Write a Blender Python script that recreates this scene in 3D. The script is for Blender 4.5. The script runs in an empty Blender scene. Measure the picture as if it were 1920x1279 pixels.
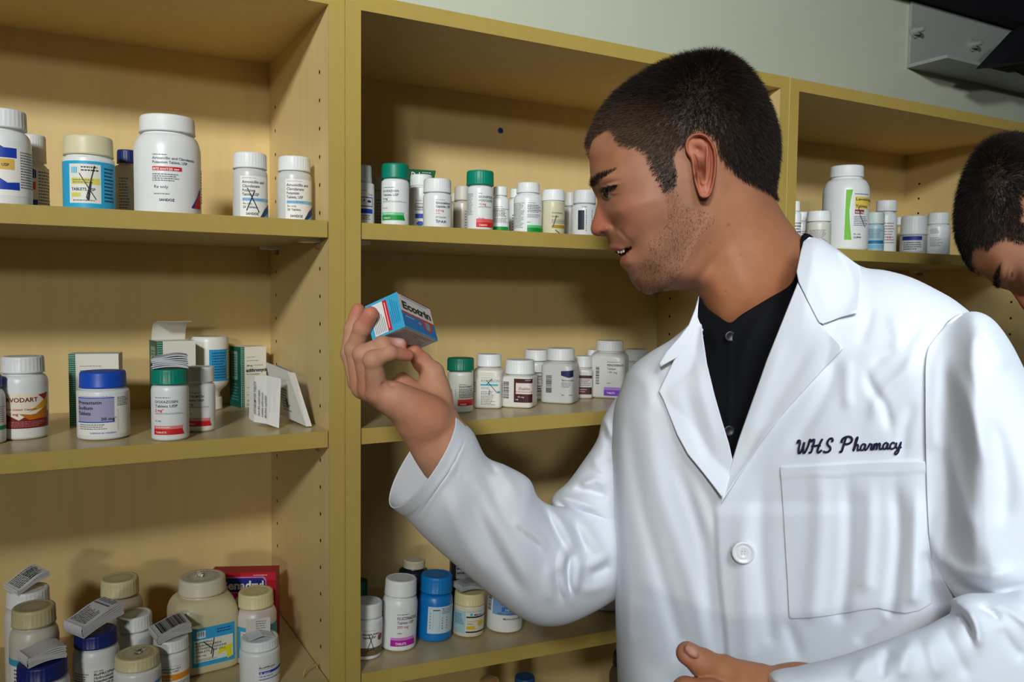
import bpy, bmesh, math, random
import numpy as np
from mathutils import Vector, Matrix
random.seed(4); NR = np.random.RandomState(7)
sc = bpy.context.scene
COL = sc.collection
# ------------------------------------------------------------------ camera, light, exposure
CAM = np.array([-0.27711839, -0.91144424, -0.0058479]); FPX = 1549.91
_y, _p, _r = np.radians([29.40715689, -3.2573773, 0.64007507])
FW = np.array([np.sin(_y)*np.cos(_p), np.cos(_y)*np.cos(_p), np.sin(_p)])
RT = np.array([np.cos(_y), -np.sin(_y), 0.0]); UP = np.cross(RT, FW)
RT, UP = np.cos(_r)*RT+np.sin(_r)*UP, -np.sin(_r)*RT+np.cos(_r)*UP
cd = bpy.data.cameras.new('camera'); cam = bpy.data.objects.new('camera', cd); COL.objects.link(cam)
cd.sensor_width = 36; cd.lens = FPX*36/1920; cd.clip_start = 0.02; cd.clip_end = 60
cam.matrix_world = Matrix(((RT[0], UP[0], -FW[0], CAM[0]), (RT[1], UP[1], -FW[1], CAM[1]), (RT[2], UP[2], -FW[2], CAM[2]), (0, 0, 0, 1)))
sc.camera = cam
w = bpy.data.worlds.new('world'); sc.world = w; w.use_nodes = True
w.node_tree.nodes['Background'].inputs[0].default_value = (1.0, 0.88, 0.7, 1)
w.node_tree.nodes['Background'].inputs[1].default_value = 0.008
def area(name, loc, tgt, sx, sy, power, col):
    l = bpy.data.lights.new(name, 'AREA'); l.shape = 'RECTANGLE'; l.size = sx; l.size_y = sy; l.energy = power; l.color = col
    o = bpy.data.objects.new(name, l); COL.objects.link(o); o.location = loc
    o.rotation_euler = (Vector(tgt)-Vector(loc)).to_track_quat('-Z', 'Y').to_euler(); return o
kl = area('near_ceiling_light', (-1.55, -2.3, 1.1), (0.05, 0, 0.78), 0.34, 0.24, 10.0, (0.98, 1.0, 0.99)); kl.data.spread = math.radians(56)   # narrow spread aimed high, shaped to darken the lower shelves
area('far_ceiling_light', (-5.4, -9.5, 1.5), (0.2, 0, 0), 0.9, 0.5, 172, (1.0, 0.965, 0.87))
fill_l = area('coat_fill_light', (-0.05, -1.60, 0.72), (0.72, -0.36, -0.33), 0.6, 0.6, 2.3, (0.80, 0.91, 1.0)); fill_l.data.spread = math.radians(46)   # added cool fill to brighten the coat, not a known fitting
sc.view_settings.view_transform = 'Standard'; sc.view_settings.look = 'None'
sc.view_settings.exposure = 0.0; sc.view_settings.gamma = 1.0; sc.view_settings.use_curve_mapping = False

# ------------------------------------------------------------------ helpers
def ray(px, py): return FW+RT*(px-960)/FPX-UP*(py-639.5)/FPX
def onY(px, py, Y): d = ray(px, py); return CAM+d*(Y-CAM[1])/d[1]
def onZ(px, py, Z): d = ray(px, py); return CAM+d*(Z-CAM[2])/d[2]
def at(px, py, dep): return CAM+ray(px, py)*dep
def depth(p): return float((np.asarray(p)-CAM)@FW)
def lin(c):
    c = [v/255 for v in c[:3]]
    return tuple(v/12.92 if v <= .04045 else ((v+.055)/1.055)**2.4 for v in c)+(1.0,)
def mat(name, rough=.5, spec=.5, base=None, attr=False, bump=None, noise=None, sheen=0, sss=0, trans=0, metallic=0, stretch=(1,1,1), coat=0):
    m = bpy.data.materials.new(name); m.use_nodes = True; nt = m.node_tree; b = nt.nodes['Principled BSDF']
    b.inputs['Roughness'].default_value = rough; b.inputs['Specular IOR Level'].default_value = spec; b.inputs['Metallic'].default_value = metallic
    if sheen: b.inputs['Sheen Weight'].default_value = sheen
    if coat: b.inputs['Coat Weight'].default_value = coat
    if trans: b.inputs['Transmission Weight'].default_value = trans
    if sss:
        b.inputs['Subsurface Weight'].default_value = sss; b.inputs['Subsurface Radius'].default_value = (.012, .005, .003); b.inputs['Subsurface Scale'].default_value = .5
    out = None
    if attr:
        a = nt.nodes.new('ShaderNodeAttribute'); a.attribute_name = 'Col'; out = a.outputs['Color']
    elif base:
        rgb = nt.nodes.new('ShaderNodeRGB'); rgb.outputs[0].default_value = lin(base); out = rgb.outputs[0]
    tc = nt.nodes.new('ShaderNodeTexCoord'); mp = nt.nodes.new('ShaderNodeMapping'); mp.inputs['Scale'].default_value = stretch
    nt.links.new(tc.outputs['Object'], mp.inputs[0])
    if noise:   # (scale, strength)
        n = nt.nodes.new('ShaderNodeTexNoise'); n.inputs['Scale'].default_value = noise[0]; n.inputs['Detail'].default_value = 5
        nt.links.new(mp.outputs[0], n.inputs['Vector'])
        mr = nt.nodes.new('ShaderNodeMapRange'); mr.inputs[3].default_value = 1-noise[1]; mr.inputs[4].default_value = 1+noise[1]
        nt.links.new(n.outputs[0], mr.inputs[0])
        vm = nt.nodes.new('ShaderNodeVectorMath'); vm.operation = 'SCALE'
        nt.links.new(out, vm.inputs[0]); nt.links.new(mr.outputs[0], vm.inputs['Scale']); out = vm.outputs[0]
    if out is not None: nt.links.new(out, b.inputs['Base Color'])
    if bump:    # (scale, strength, distance)
        n = nt.nodes.new('ShaderNodeTexNoise'); n.inputs['Scale'].default_value = bump[0]; n.inputs['Detail'].default_value = 4
        nt.links.new(mp.outputs[0], n.inputs['Vector'])
        bp = nt.nodes.new('ShaderNodeBump'); bp.inputs['Strength'].default_value = bump[1]; bp.inputs['Distance'].default_value = bump[2]
        nt.links.new(n.outputs[0], bp.inputs['Height']); nt.links.new(bp.outputs[0], b.inputs['Normal'])
    return m
M = dict(
    plastic=mat('moulded_plastic', .34, .5, attr=True),
    rubber=mat('cap_plastic', .42, .4, attr=True),
    paper=mat('printed_paper', .5, .35, attr=True),
    card=mat('printed_card', .45, .4, attr=True),
    wood=mat('maple_laminate', .42, .35, base=(214, 189, 132), noise=(9, .09), stretch=(7, 7, .5), bump=(60, .05, .001)),
    edge=mat('maple_edge_band', .4, .4, base=(180, 156, 82), noise=(12, .06), stretch=(6, 6, 1)),
    shelf=mat('maple_shelf_top', .3, .45, base=(190, 172, 128), noise=(9, .06), stretch=(.6, 7, 7)),
    wall=mat('glossy_wall_paint', .3, .5, base=(190, 198, 182), noise=(3, .05), bump=(11, .3, .006)),
    dark=mat('dark_hole', .8, .2, base=(40, 26, 14)),
)
class MB:
    def __init__(s): s.v = []; s.f = []; s.c = []; s.sm = []
    def add(s, vs, fs, col, smooth=False):
        o = len(s.v); s.v += [tuple(map(float, v)) for v in vs]; s.f += [tuple(i+o for i in f) for f in fs]
        s.c += [col]*len(fs); s.sm += [smooth]*len(fs)
    def box(s, x0, x1, y0, y1, z0, z1, col=(200,200,200)):
        s.add([(x0,y0,z0),(x1,y0,z0),(x1,y1,z0),(x0,y1,z0),(x0,y0,z1),(x1,y0,z1),(x1,y1,z1),(x0,y1,z1)],
              [(0,3,2,1),(4,5,6,7),(0,1,5,4),(1,2,6,5),(2,3,7,6),(3,0,4,7)], col)
    def build(s, name, material, parent=None, bevel=0, loc=None):
        me = bpy.data.meshes.new(name); me.from_pydata(s.v, [], s.f)
        ca = me.color_attributes.new('Col', 'FLOAT_COLOR', 'CORNER')
        arr = []
        cache = {}
        for c, f in zip(s.c, s.f):
            if c not in cache: cache[c] = lin(c)
            arr += list(cache[c])*len(f)
        ca.data.foreach_set('color', arr)
        me.polygons.foreach_set('use_smooth', s.sm); me.update()
        me.materials.append(material)
        o = bpy.data.objects.new(name, me); COL.objects.link(o)
        if parent: o.parent = parent
        if loc is not None: o.location = loc
        if bevel:
            b = o.modifiers.new('bevel', 'BEVEL'); b.width = bevel; b.segments = 2; b.limit_method = 'ANGLE'
        return o
def tag(o, label=None, cat=None, group=None, kind=None):
    if label: o['label'] = label
    if cat: o['category'] = cat
    if group: o['group'] = group
    if kind: o['kind'] = kind
    return o
def empty(name, loc, rot=(0, 0, 0)):
    o = bpy.data.objects.new(name, None); o.empty_display_size = .02; COL.objects.link(o); o.location = loc; o.rotation_euler = rot; return o

_tc = {}
def text2d(s, size, bold=0.0, shear=0.0):
    k = (s, bold, shear)
    if k not in _tc:
        cu = bpy.data.curves.new('t', 'FONT'); cu.body = s; cu.size = 1; cu.resolution_u = 2; cu.offset = bold; cu.shear = shear
        ob = bpy.data.objects.new('t', cu); me = bpy.data.meshes.new_from_object(ob)
        vs = [(v.co.x, v.co.y) for v in me.vertices]; fs = [tuple(p.vertices) for p in me.polygons]
        bpy.data.objects.remove(ob); bpy.data.curves.remove(cu); bpy.data.meshes.remove(me); _tc[k] = (vs, fs)
    vs, fs = _tc[k]
    return [(x*size, y*size) for x, y in vs], fs

# printed things: items drawn on a flat sheet in metres, then mapped on to the surface
K = (35, 38, 45); GR = (110, 112, 118); WH = (232, 233, 228)
def draw(mb, items, fmap, W, H, ax=lambda x: x):
    """fmap(s, z, lift) -> 3D point.  item coords: x fraction of width, z fraction of height"""
    lay = 1
    for it in items:
        k = it[0]; lay += 1; L = .00012+.00003*min(lay, 14)
        if k == 'r':
            _, x0, z0, x1, z1, c = it; a, b = ax(x0)*W, ax(x1)*W; n = max(1, int(abs(b-a)/.0022))
            vs = []; fs = []
            for i in range(n+1):
                s_ = a+(b-a)*i/n; vs += [fmap(s_, z0*H, L), fmap(s_, z1*H, L)]
            for i in range(n): fs.append((2*i, 2*i+2, 2*i+3, 2*i+1))
            mb.add(vs, fs, c, True)
        elif k == 'p':
            _, pts, c = it
            a = [(ax(x)*W, z*H) for x, z in pts]; x0 = min(p[0] for p in a); x1 = max(p[0] for p in a); n = max(1, int((x1-x0)/.002))
            def clip(P, X, keep_right):
                out = []
                for (p, q) in zip(P, P[1:]+P[:1]):
                    ip, iq = (p[0] >= X) == keep_right or abs(p[0]-X) < 1e-9, (q[0] >= X) == keep_right or abs(q[0]-X) < 1e-9
                    if ip: out.append(p)
                    if ip != iq and abs(q[0]-p[0]) > 1e-12: t = (X-p[0])/(q[0]-p[0]); out.append((X, p[1]+t*(q[1]-p[1])))
                return out
            for i in range(n):   # narrow strips keep the shape curved with the surface
                P_ = clip(a, x0+(x1-x0)*i/n, True)
                if P_: P_ = clip(P_, x0+(x1-x0)*(i+1)/n, False)
                if len(P_) > 2: mb.add([fmap(x, z, L) for x, z in P_], [tuple(range(len(P_)))], c)
        elif k == 't':
            _, x, z, size, s_, c = it[:6]; bold = it[6] if len(it) > 6 else 0; wfit = it[7] if len(it) > 7 else None; shear = it[8] if len(it) > 8 else 0
            vs, fs = text2d(s_, size*H, bold, shear)
            if not vs: continue
            kx = 1.0
            if wfit: kx = wfit*W/max(1e-6, max(v[0] for v in vs)-min(v[0] for v in vs))
            x0 = ax(x)*W
            mb.add([fmap(x0+v[0]*kx, z*H+v[1], L+.0001) for v in vs], fs, c)
        elif k == 'g':   # unreadable small print: broken hairlines
            _, x0, z0, x1, z1, n, c = it; a, b = ax(x0)*W, ax(x1)*W
            for i in range(n):
                zz = (z1-(z1-z0)*(i+.5)/n)*H; hh = (z1-z0)*H/n*.22; x = a; end = a+(b-a)*random.uniform(.7, 1)
                while x < end:
                    l = random.uniform(.0008, .003); e = min(x+l, end)
                    mb.add([fmap(x, zz-hh, L), fmap(e, zz-hh, L), fmap(e, zz+hh, L), fmap(x, zz+hh, L)], [(0,1,2,3)], c); x = e+.0006
        elif k == 'b':   # barcode, bars horizontal (n) or vertical
            _, x0, z0, x1, z1, vert = it; a, b = ax(x0)*W, ax(x1)*W; t = 0
            while t < 1:
                d = random.choice((.02, .03, .05)); e = min(1, t+d)
                if vert: q = [(a+(b-a)*t, z0*H), (a+(b-a)*e, z0*H), (a+(b-a)*e, z1*H), (a+(b-a)*t, z1*H)]
                else: q = [(a, (z0+(z1-z0)*t)*H), (b, (z0+(z1-z0)*t)*H), (b, (z0+(z1-z0)*e)*H), (a, (z0+(z1-z0)*e)*H)]
                mb.add([fmap(x, z, L) for x, z in q], [(0,1,2,3)], K); t = e+random.choice((.02, .035))
        elif k == 's':   # pen stroke
            _, pts, wd, c = it; q = [(ax(x)*W, z*H) for x, z in pts]
            for (xa, za), (xb, zb) in zip(q, q[1:]):
                n = 6; l = math.hypot(xb-xa, zb-za) or 1; nx, nz = -(zb-za)/l*wd, (xb-xa)/l*wd
                vs = []
                for i in range(n+1):
                    t = i/n; X = xa+(xb-xa)*t; Z = za+(zb-za)*t; vs += [fmap(X-nx, Z-nz, L+.0003), fmap(X+nx, Z+nz, L+.0003)]
                mb.add(vs, [(2*i, 2*i+1, 2*i+3, 2*i+2) for i in range(n)], c)

def ring_pts(r, n, N, ph=0):
    out = []
    for i in range(N):
        t = 2*math.pi*i/N+ph; c, s_ = math.cos(t-ph), math.sin(t-ph)
        k = r*(abs(c)**n+abs(s_)**n)**(-1/n) if n != 2 else r
        out.append((k*math.cos(t), k*math.sin(t)))
    return out
def lathe(mb, prof, N, col, ph=0, top=True, bottom=True):
    """prof: (radius, z, superellipse exponent)"""
    vs = []; fs = []
    for r, z, n in prof: vs += [(x, y, z) for x, y in ring_pts(r, n, N, ph)]
    for k in range(len(prof)-1):
        for i in range(N): j = (i+1) % N; fs.append((k*N+i, k*N+j, (k+1)*N+j, (k+1)*N+i))
    mb.add(vs, fs, col, True)
    o = len(vs)
    if top: mb.add([vs[(len(prof)-1)*N+i] for i in range(N)], [tuple(range(N))], col)
    if bottom: mb.add([vs[i] for i in range(N)], [tuple(reversed(range(N)))], col)

def make_cap(mb, r, z0, h, col, ribs=True, ph=0, emboss=True):
    N = 96 if ribs else 40
    def ring(rr, z, rib):
        return [((rr*(1-(.028 if (rib and i % 3 == 0) else 0)))*math.cos(2*math.pi*i/N), (rr*(1-(.028 if (rib and i % 3 == 0) else 0)))*math.sin(2*math.pi*i/N), z) for i in range(N)]
    rs = [ring(r*.9, z0, 0), ring(r, z0, 0), ring(r, z0+h*.1, 0), ring(r*.99, z0+h*.13, ribs), ring(r*.975, z0+h*.84, ribs), ring(r*.96, z0+h*.93, 0), ring(r*.92, z0+h, 0), ring(r*.8, z0+h, 0), ring(r*.78, z0+h*.985, 0)]
    vs = sum(rs, []); fs = []
    for k in range(len(rs)-1):
        for i in range(N): j = (i+1) % N; fs.append((k*N+i, k*N+j, (k+1)*N+j, (k+1)*N+i))
    mb.add(vs, fs, col, True)
    mb.add(rs[-1], [tuple(range(N))], col); mb.add(rs[0], [tuple(reversed(range(N)))], col)
    if emboss:   # moulded arrows / writing ring
        c2 = tuple(max(0, v-14) for v in col)
        for i in range(14):
            a = 2*math.pi*i/14; a2 = a+.26
            mb.add([((r*q)*math.cos(t), (r*q)*math.sin(t), z0+h+.0001) for q, t in ((.55, a), (.7, a), (.7, a2), (.55, a2))], [(0,1,2,3)], c2)

WHITE = (228, 232, 232); TEAL = (0, 128, 104); TAN = (206, 200, 158); NAVY = (22, 38, 110); BLUE = (24, 78, 190)
BOT = []
ZS1, ZS2 = .0735, -.1633
def zs3(x): return -.4543-.0502*(x-.0378)
def bottle(label, xc, ytop, w, ybot=None, Y=None, z=ZS2, cap=(.9, .2), capcol=WHITE, col=WHITE, sq=False, lab=None, items=(), ribs=True, sh=.13,
           group=None, name='pill_bottle', flip=False, yaw=0, tilt=0, neck=.82, bottom_r=.94, pen=None, mesh_h=None):
    zb = z if not callable(z) else None
    def zat(x): return z(x) if callable(z) else z
    if Y is None:
        p = onZ(xc, ybot, zat(0)); 
        for _ in range(4): p = onZ(xc, ybot, zat(p[0]))
        d = ray(xc, ybot); dh = np.array([d[0], d[1], 0]); dh /= np.linalg.norm(dh)
        r = w/2*depth(p)/FPX
        for _ in range(3): r = w/2*depth(p+dh*r)/FPX
        c = p+dh*r
    else:
        c = onY(xc, 640, Y); r = w/2*depth(c)/FPX
        # horizontal px shift with height is small (roll) - refine at the bottle's mid height
        for _ in range(3):
            cc = np.array([c[0], c[1], zat(c[0])+.04]); dd = cc-CAM; k = dd@FW; px = 960+FPX*(dd@RT)/k; c = c+np.array([(xc-px)*k/FPX, 0, 0])
    c = np.array([c[0], c[1], zat(c[0])+(.0004 if not callable(z) else r*.052)])
    dd = ray(xc, ytop); hd = math.hypot(c[0]-CAM[0], c[1]-CAM[1]); t = hd/math.hypot(dd[0], dd[1])
    ztop = CAM[2]+dd[2]*t
    if dd[2] < -.05:   # seen from above: the far rim of the cap is the highest line
        ztop = CAM[2]+dd[2]*(hd+r*cap[0]*.95)/math.hypot(dd[0], dd[1])
    H = ztop-c[2]
    ch = H*cap[1]; cr = r*cap[0]; ph = math.atan2(CAM[1]-c[1], CAM[0]-c[0])+math.radians(yaw)
    root = empty(name, c, (0, tilt, 0))
    if not group: group = 'pill bottles on the %s shelf of the %s bookcase' % ('top' if z is ZS1 or z == ZS1 else 'middle' if z == ZS2 else 'lowest', 'left' if c[0] < 0 else 'middle' if c[0] < .71 else 'right')
    tag(root, label, 'bottle', group)
    n = 6 if sq else 2
    zc = H-ch; zn = zc-H*.025; zsb = zn-H*sh   # shoulder start
    rn = cr*neck
    prof = [(r*bottom_r*.93, 0, n), (r*bottom_r, .0008, n), (r*.985, H*.02, n), (r, H*.04, n), (r, zsb, n)]
    for k in range(1, 7):
        a = k/6*math.pi/2; q = math.sin(a)**1.15; nn = n+(2-n)*(k/6)
        prof.append((r-(r-rn*1.03)*(1-math.cos(a)), zsb+(zn-zsb)*q, nn))
    prof += [(rn, zn+.0004, 2), (rn, zc+.001, 2)]
    mb = MB()
    if sq: lathe(mb, prof, 64, col, ph+0)
    else: lathe(mb, prof, 48, col)
    body = mb.build('bottle_body', M['plastic'], root)
    mb = MB(); make_cap(mb, cr, zc, ch, capcol, ribs); mb.build('cap', M['rubber'], root)
    def ax(x):
        if sq: return x
        v = max(-1, min(1, 2*x)); return math.asin(v)/2+(x-v/2)
    def fmap(s_, z_, L):
        if sq:
            th = math.atan2(s_, r) if abs(s_) < r else math.copysign(math.pi/4+(abs(s_)-r)/r*.8, s_)
            c_, q_ = math.cos(th), math.sin(th); rr = r*(abs(c_)**6+abs(q_)**6)**(-1/6)
        else: th = s_/r; rr = r
        rr += L; return (rr*math.cos(ph+th), rr*math.sin(ph+th), z_)
    if lab or items:
        mb = MB(); its = []
        if lab: its.append(('r', lab[0], lab[2], lab[1], lab[3], lab[4] if len(lab) > 4 else (236, 236, 232)))
        draw(mb, its+list(items), fmap, 2*r, H, ax); mb.build('label', M['paper'], root)
    if flip:
        root.rotation_euler = (math.pi, 0, 0); root.location = (c[0], c[1], c[2]+H)
        for ch_ in root.children: pass
    info = dict(root=root, c=c, r=r, H=H, cr=cr); BOT.append(info); return info

def leaflet(info, px0, py0, px1, py1, label, thick=.008, yaw=0, roll=0, col=(214, 214, 212), items=(), fold=True, lift=.0006, name='folded_leaflet', tip=0):
    """folded patient leaflet lying on a cap: stacked paper layers"""
    c = info['c']; zt = c[2]+info['H']; dep = depth(np.array([c[0], c[1], zt]))
    w_ = abs(px1-px0)*dep/FPX; d_ = min(w_*.75, .03)
    root = empty(name, (c[0], c[1], zt+lift), (roll, tip, yaw)); tag(root, label, 'leaflet', 'folded leaflets lying on bottle caps')
    mb = MB(); n = 7; t = thick/n
    for k in range(n):
        dx = random.uniform(-.0008, .0008); z0 = k*t*1.0; N = 10
        vs = []
        for i in range(N+1):
            x = -w_/2+w_*i/N+dx; bow = .0022*math.sin(math.pi*i/N)+.0016*math.sin(5*i/N+k*.6)*k/n
            vs += [(x, -d_/2, z0+bow), (x, d_/2, z0+bow+.0004), (x, -d_/2, z0+t*.72+bow), (x, d_/2, z0+t*.72+bow+.0004)]
        fs = []
        for i in range(N):
            a = 4*i; b = a+4; fs += [(a, a+1, b+1, b), (a+2, b+2, b+3, a+3), (a, b, b+2, a+2), (a+1, a+3, b+3, b+1)]
        fs += [(0, 2, 3, 1), (4*N, 4*N+1, 4*N+3, 4*N+2)]
        mb.add(vs, fs, col)
    # rounded fold on one side joining the layers
    vs = []; N = 8
    for i in range(N+1):
        a = -math.pi/2+math.pi*i/N; vs += [(-w_/2-math.cos(a)*thick*.16+.0008, -d_/2, thick/2+math.sin(a)*thick/2), (-w_/2-math.cos(a)*thick*.16+.0008, d_/2, thick/2+math.sin(a)*thick/2)]
    mb.add(vs, [(2*i, 2*i+1, 2*i+3, 2*i+2) for i in range(N)], col, True)
    if items: draw(mb, items, lambda s_, z_, L: (s_-w_/2, z_-d_/2, thick+L+.0008+.0022*math.sin(math.pi*min(1, max(0, s_/w_)))+.0013*math.sin(5*s_/w_+3.6)), w_, d_)
    mb.build('paper_sheets', M['paper'], root); return root

def face_map(o, u, v, nrm):
    o, u, v, nrm = map(np.array, (o, u, v, nrm))
    return lambda s_, z_, L: tuple(o+u*s_+v*z_+nrm*L)
def carton(name, label, loc, yaw, W, D, H, col, front=(), side=(), left=(), top=(), group=None, flap=None, lean=0, cat='box', sidecol=None, topcol=None):
    """box standing on loc (front-left bottom corner), front faces -Y before yaw"""
    root = empty(name, loc, (0, lean, yaw)); tag(root, label, cat, group)
    mb = MB(); mb.box(0, W, 0, D, 0, H, col)
    if sidecol: mb.c[3] = sidecol
    if topcol: mb.c[1] = topcol
    mb.sm = [False]*len(mb.f)
    draw(mb, front, face_map((0, 0, 0), (1, 0, 0), (0, 0, 1), (0, -1, 0)), W, H)
    draw(mb, side, face_map((W, 0, 0), (0, 1, 0), (0, 0, 1), (1, 0, 0)), D, H)
    draw(mb, left, face_map((0, D, 0), (0, -1, 0), (0, 0, 1), (-1, 0, 0)), D, H)
    draw(mb, top, face_map((0, 0, H), (1, 0, 0), (0, 1, 0), (0, 0, 1)), W, D)
    mb.build('carton_body', M['card'], root)
    if flap:   # curled open top flap: list of (y, z) profile, x range
        mb = MB(); x0, x1, pr = flap; vs = []
        for (y, z) in pr: vs += [(x0, y, z), (x1, y, z)]
        n = len(pr); vs2 = [(x, y+.0005, z-.0004) for x, y, z in vs]
        fs = [(2*i, 2*i+1, 2*i+3, 2*i+2) for i in range(n-1)]
        mb.add(vs, fs, (214, 212, 205), True); mb.add(vs2, [tuple(reversed(f)) for f in fs], (214, 212, 205), True)
        mb.build('flap', M['card'], root)
    return root
# ------------------------------------------------------------------ setting: wall, floor, ceiling, cabinets
def struct(name, mb, m): o = mb.build(name, m); o['kind'] = 'structure'; return o
D = .28; T = .0185; ZC = .3107; ZT = .329; ZF = -1.25
mb = MB(); mb.box(-3.2, 4.5, .296, .42, -1.25, 1.45); wall_back = struct('wall_back', mb, M['wall'])
m_floor = mat('floor_tile', .5, .4, base=(120, 112, 100), noise=(2, .08))
mb = MB(); mb.box(-3.2, 4.5, -4.2, .296, -1.35, -1.25); struct('floor', mb, m_floor)

def bookcase(label, X0, X1, shelves, pegs, joint=None):
    """X0..X1 inner width; panels of thickness T outside it"""
    root = empty('bookcase', ((X0+X1)/2, .14, ZF)); tag(root, label, 'bookcase', None)
    root_loc = Vector(root.location)
    def put(mb, name, m, bevel=0):
        o = mb.build(name, m, root, bevel); o.location = -root_loc; return o
    def panel(x0, x1, y0, y1, z0, z1, name):
        mb = MB(); mb.box(x0, x1, y0+.0008, y1, z0, z1); o = put(mb, name, M['wood'])
        # edge band on the front
        mb = MB(); mb.box(x0, x1, y0, y0+.0009, z0, z1); e = mb.build('edge_band', M['edge'], o); return o
    for s_, (a, b) in enumerate(((X0-T+.0002, X0), (X1, X1+T-.0002))):
        pn = panel(a, b, 0, D+.01, ZF, ZT, 'side_panel')
        hm = MB()
        face = b+.0002 if s_ == 0 else a-.0002; sgn = 1 if s_ == 0 else -1
        for yy in (.035, .245):
            for k in range(24):
                zz = .245-k*.032
                if zz < -.5: break
                N = 10
                hm.add([(face, yy+.0024*math.cos(6.283*i/N), zz+.0024*math.sin(6.283*i/N)) for i in range(N)], [tuple(range(N)) if sgn > 0 else tuple(reversed(range(N)))], (40, 26, 14))
        hm.build('peg_hole', M['dark'], pn)
        pn.children[-1]['kind'] = 'stuff'
    panel(X0, X1, 0, D+.01, ZC, ZT, 'top_panel')
    mb = MB(); mb.box(X0, X1, D, D+.006, ZF, ZC); put(mb, 'back_panel', M['wood'])
    mb = MB(); mb.box(X0, X1, .02, D, ZF+.08, ZF+.1); put(mb, 'bottom_panel', M['wood'])
    for (z, slope, gap, yi) in shelves:
        a, b = X0+gap, X1-gap
        za = z+slope*(a-.0378); zb = z+slope*(b-.0378); t = .0185
        mb = MB()
        mb.add([(a, yi+.001, za-t), (b, yi+.001, zb-t), (b, D-.002, zb-t), (a, D-.002, za-t), (a, yi+.001, za), (b, yi+.001, zb), (b, D-.002, zb), (a, D-.002, za)],
               [(0,3,2,1),(4,5,6,7),(0,1,5,4),(1,2,6,5),(2,3,7,6),(3,0,4,7)], (1,1,1))
        o = put(mb, 'shelf', M['shelf'])
        mb = MB(); mb.add([(a, yi, za-t), (b, yi, zb-t), (b, yi+.001, zb-t), (a, yi+.001, za-t), (a, yi, za), (b, yi, zb), (b, yi+.001, zb), (a, yi+.001, za)],
               [(0,3,2,1),(4,5,6,7),(0,1,5,4),(1,2,6,5),(2,3,7,6),(3,0,4,7)], (1,1,1)); mb.build('edge_band', M['edge'], o)
        for xx, dx in ((X0, 1), (X1, -1)):
            for yy in (.04, .235):
                zz = z+slope*(xx-.0378)-t
                pm = MB(); lo, hi = sorted((xx, xx+dx*.022)); pm.box(lo, hi, yy-.010, yy+.010, zz-.0042, zz-.0002, (236, 234, 222))
                lo, hi = sorted((xx, xx+dx*.003)); pm.box(lo, hi, yy-.006, yy+.006, zz-.011, zz-.003, (150, 130, 90))
                pm.build('shelf_support', M['rubber'], o)
    return root
SH = [(ZS1, 0, .0015, .0005), (ZS2, 0, .0015, .0005)]
b1 = bookcase('maple bookcase at the left with three shelves of medicine', -.66, 0, SH+[(-.4543, 0, .0015, .0005), (-.72, 0, .0015, .0005)], 1)
b2 = bookcase('maple bookcase in the middle, behind the raised hand and the face', .0371, .6998, SH+[(-.4543, -.0502, .0015, .0005), (-.74, 0, .0015, .0005)], 1)
b3 = bookcase('maple bookcase at the right behind the coat shoulder and second head', .7394, 1.3948, SH+[(-.4543, 0, .0015, .0005)], 1)

# blue plug on the back panel
p = onY(938, 245, D); mb = MB(); lathe(mb, [(.0045, 0, 2), (.0045, .0014, 2), (.0035, .002, 2)], 24, (30, 60, 150)); o = mb.build('dot_sticker', M['plastic']); o.location = (p[0], D-.0002, p[2]); o.rotation_euler = (math.pi/2, 0, 0)
tag(o, 'small round blue sticker on the back panel of the middle bookcase', 'sticker')

# steel angle bracket and dark beam at the top right
m_steel = mat('galvanised_steel', .45, .5, base=(120, 128, 126), metallic=.35, noise=(8, .1))
m_steelw = mat('painted_bracket', .45, .5, base=(150, 158, 154), noise=(8, .08))
m_black = mat('black_beam', .7, .3, base=(14, 16, 24))
YW = .296
q = onY(1700, 128, YW); q2 = onY(1712, 5, YW); q3 = onY(1888, 62, YW)
br = empty('angle_bracket', (q[0], YW, q[2])); tag(br, 'grey steel angle bracket bolted to the wall above the bookcases', 'bracket')
L_ = 0.52; hgt = q2[2]-q[2]
pe = onZ(1768, 103, q[2]+.004); PR = YW-pe[1]
mb = MB(); mb.box(0, L_, -.007, 0, 0, hgt); mb.build('vertical_leg', m_steelw, br, .001)
mb = MB(); mb.box(0, L_, -PR, -.007, 0, .008); mb.build('horizontal_leg', m_steelw, br, .001)
m_bolt = mat('bolt_steel', .4, .5, base=(165, 170, 165), metallic=.3)
for (u, v) in ((1724, 56), (1832, 82)):
    b_ = onY(u, v, YW-.02); mb = MB(); lathe(mb, [(.015, 0, 2), (.015, .0025, 2)], 24, (150, 150, 145)); lathe(mb, [(.0105, .0025, 2), (.0105, .011, 2)], 6, (170, 170, 165)); lathe(mb, [(.006, .011, 2), (.006, .026, 2)], 16, (160, 160, 155))
    o = mb.build('bolt', m_bolt, br); o.location = (b_[0]-q[0], -.007, b_[2]-q[2]); o.rotation_euler = (math.pi/2, 0, 0)
bm = MB(); bm.box(q[0]-.16, 3.4, YW-.045, YW-.0005, q2[2]+.001, q2[2]+.4); o = bm.build('ceiling_beam', m_black); tag(o, 'black beam running along the wall above the steel bracket', 'beam')
poly = [(1828, 130), (1893, 60), (1975, 20), (1975, 128), (1905, 133), (1893, 124), (1868, 127)]
YB = YW-PR-.004
mb = MB(); a = [onY(x, y, YB) for x, y in poly]; b = [p_-np.array([0, .055, 0]) for p_ in a]; n = len(a)
mb.add(b+a, [tuple(reversed(range(n))), tuple(range(n, 2*n))]+[(i, (i+1) % n, n+(i+1) % n, n+i) for i in range(n)], (1, 1, 1))
o = mb.build('angled_brace', m_black, None, .002); tag(o, 'dark angled brace end in front of the steel bracket at the top right corner', 'brace')
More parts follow.
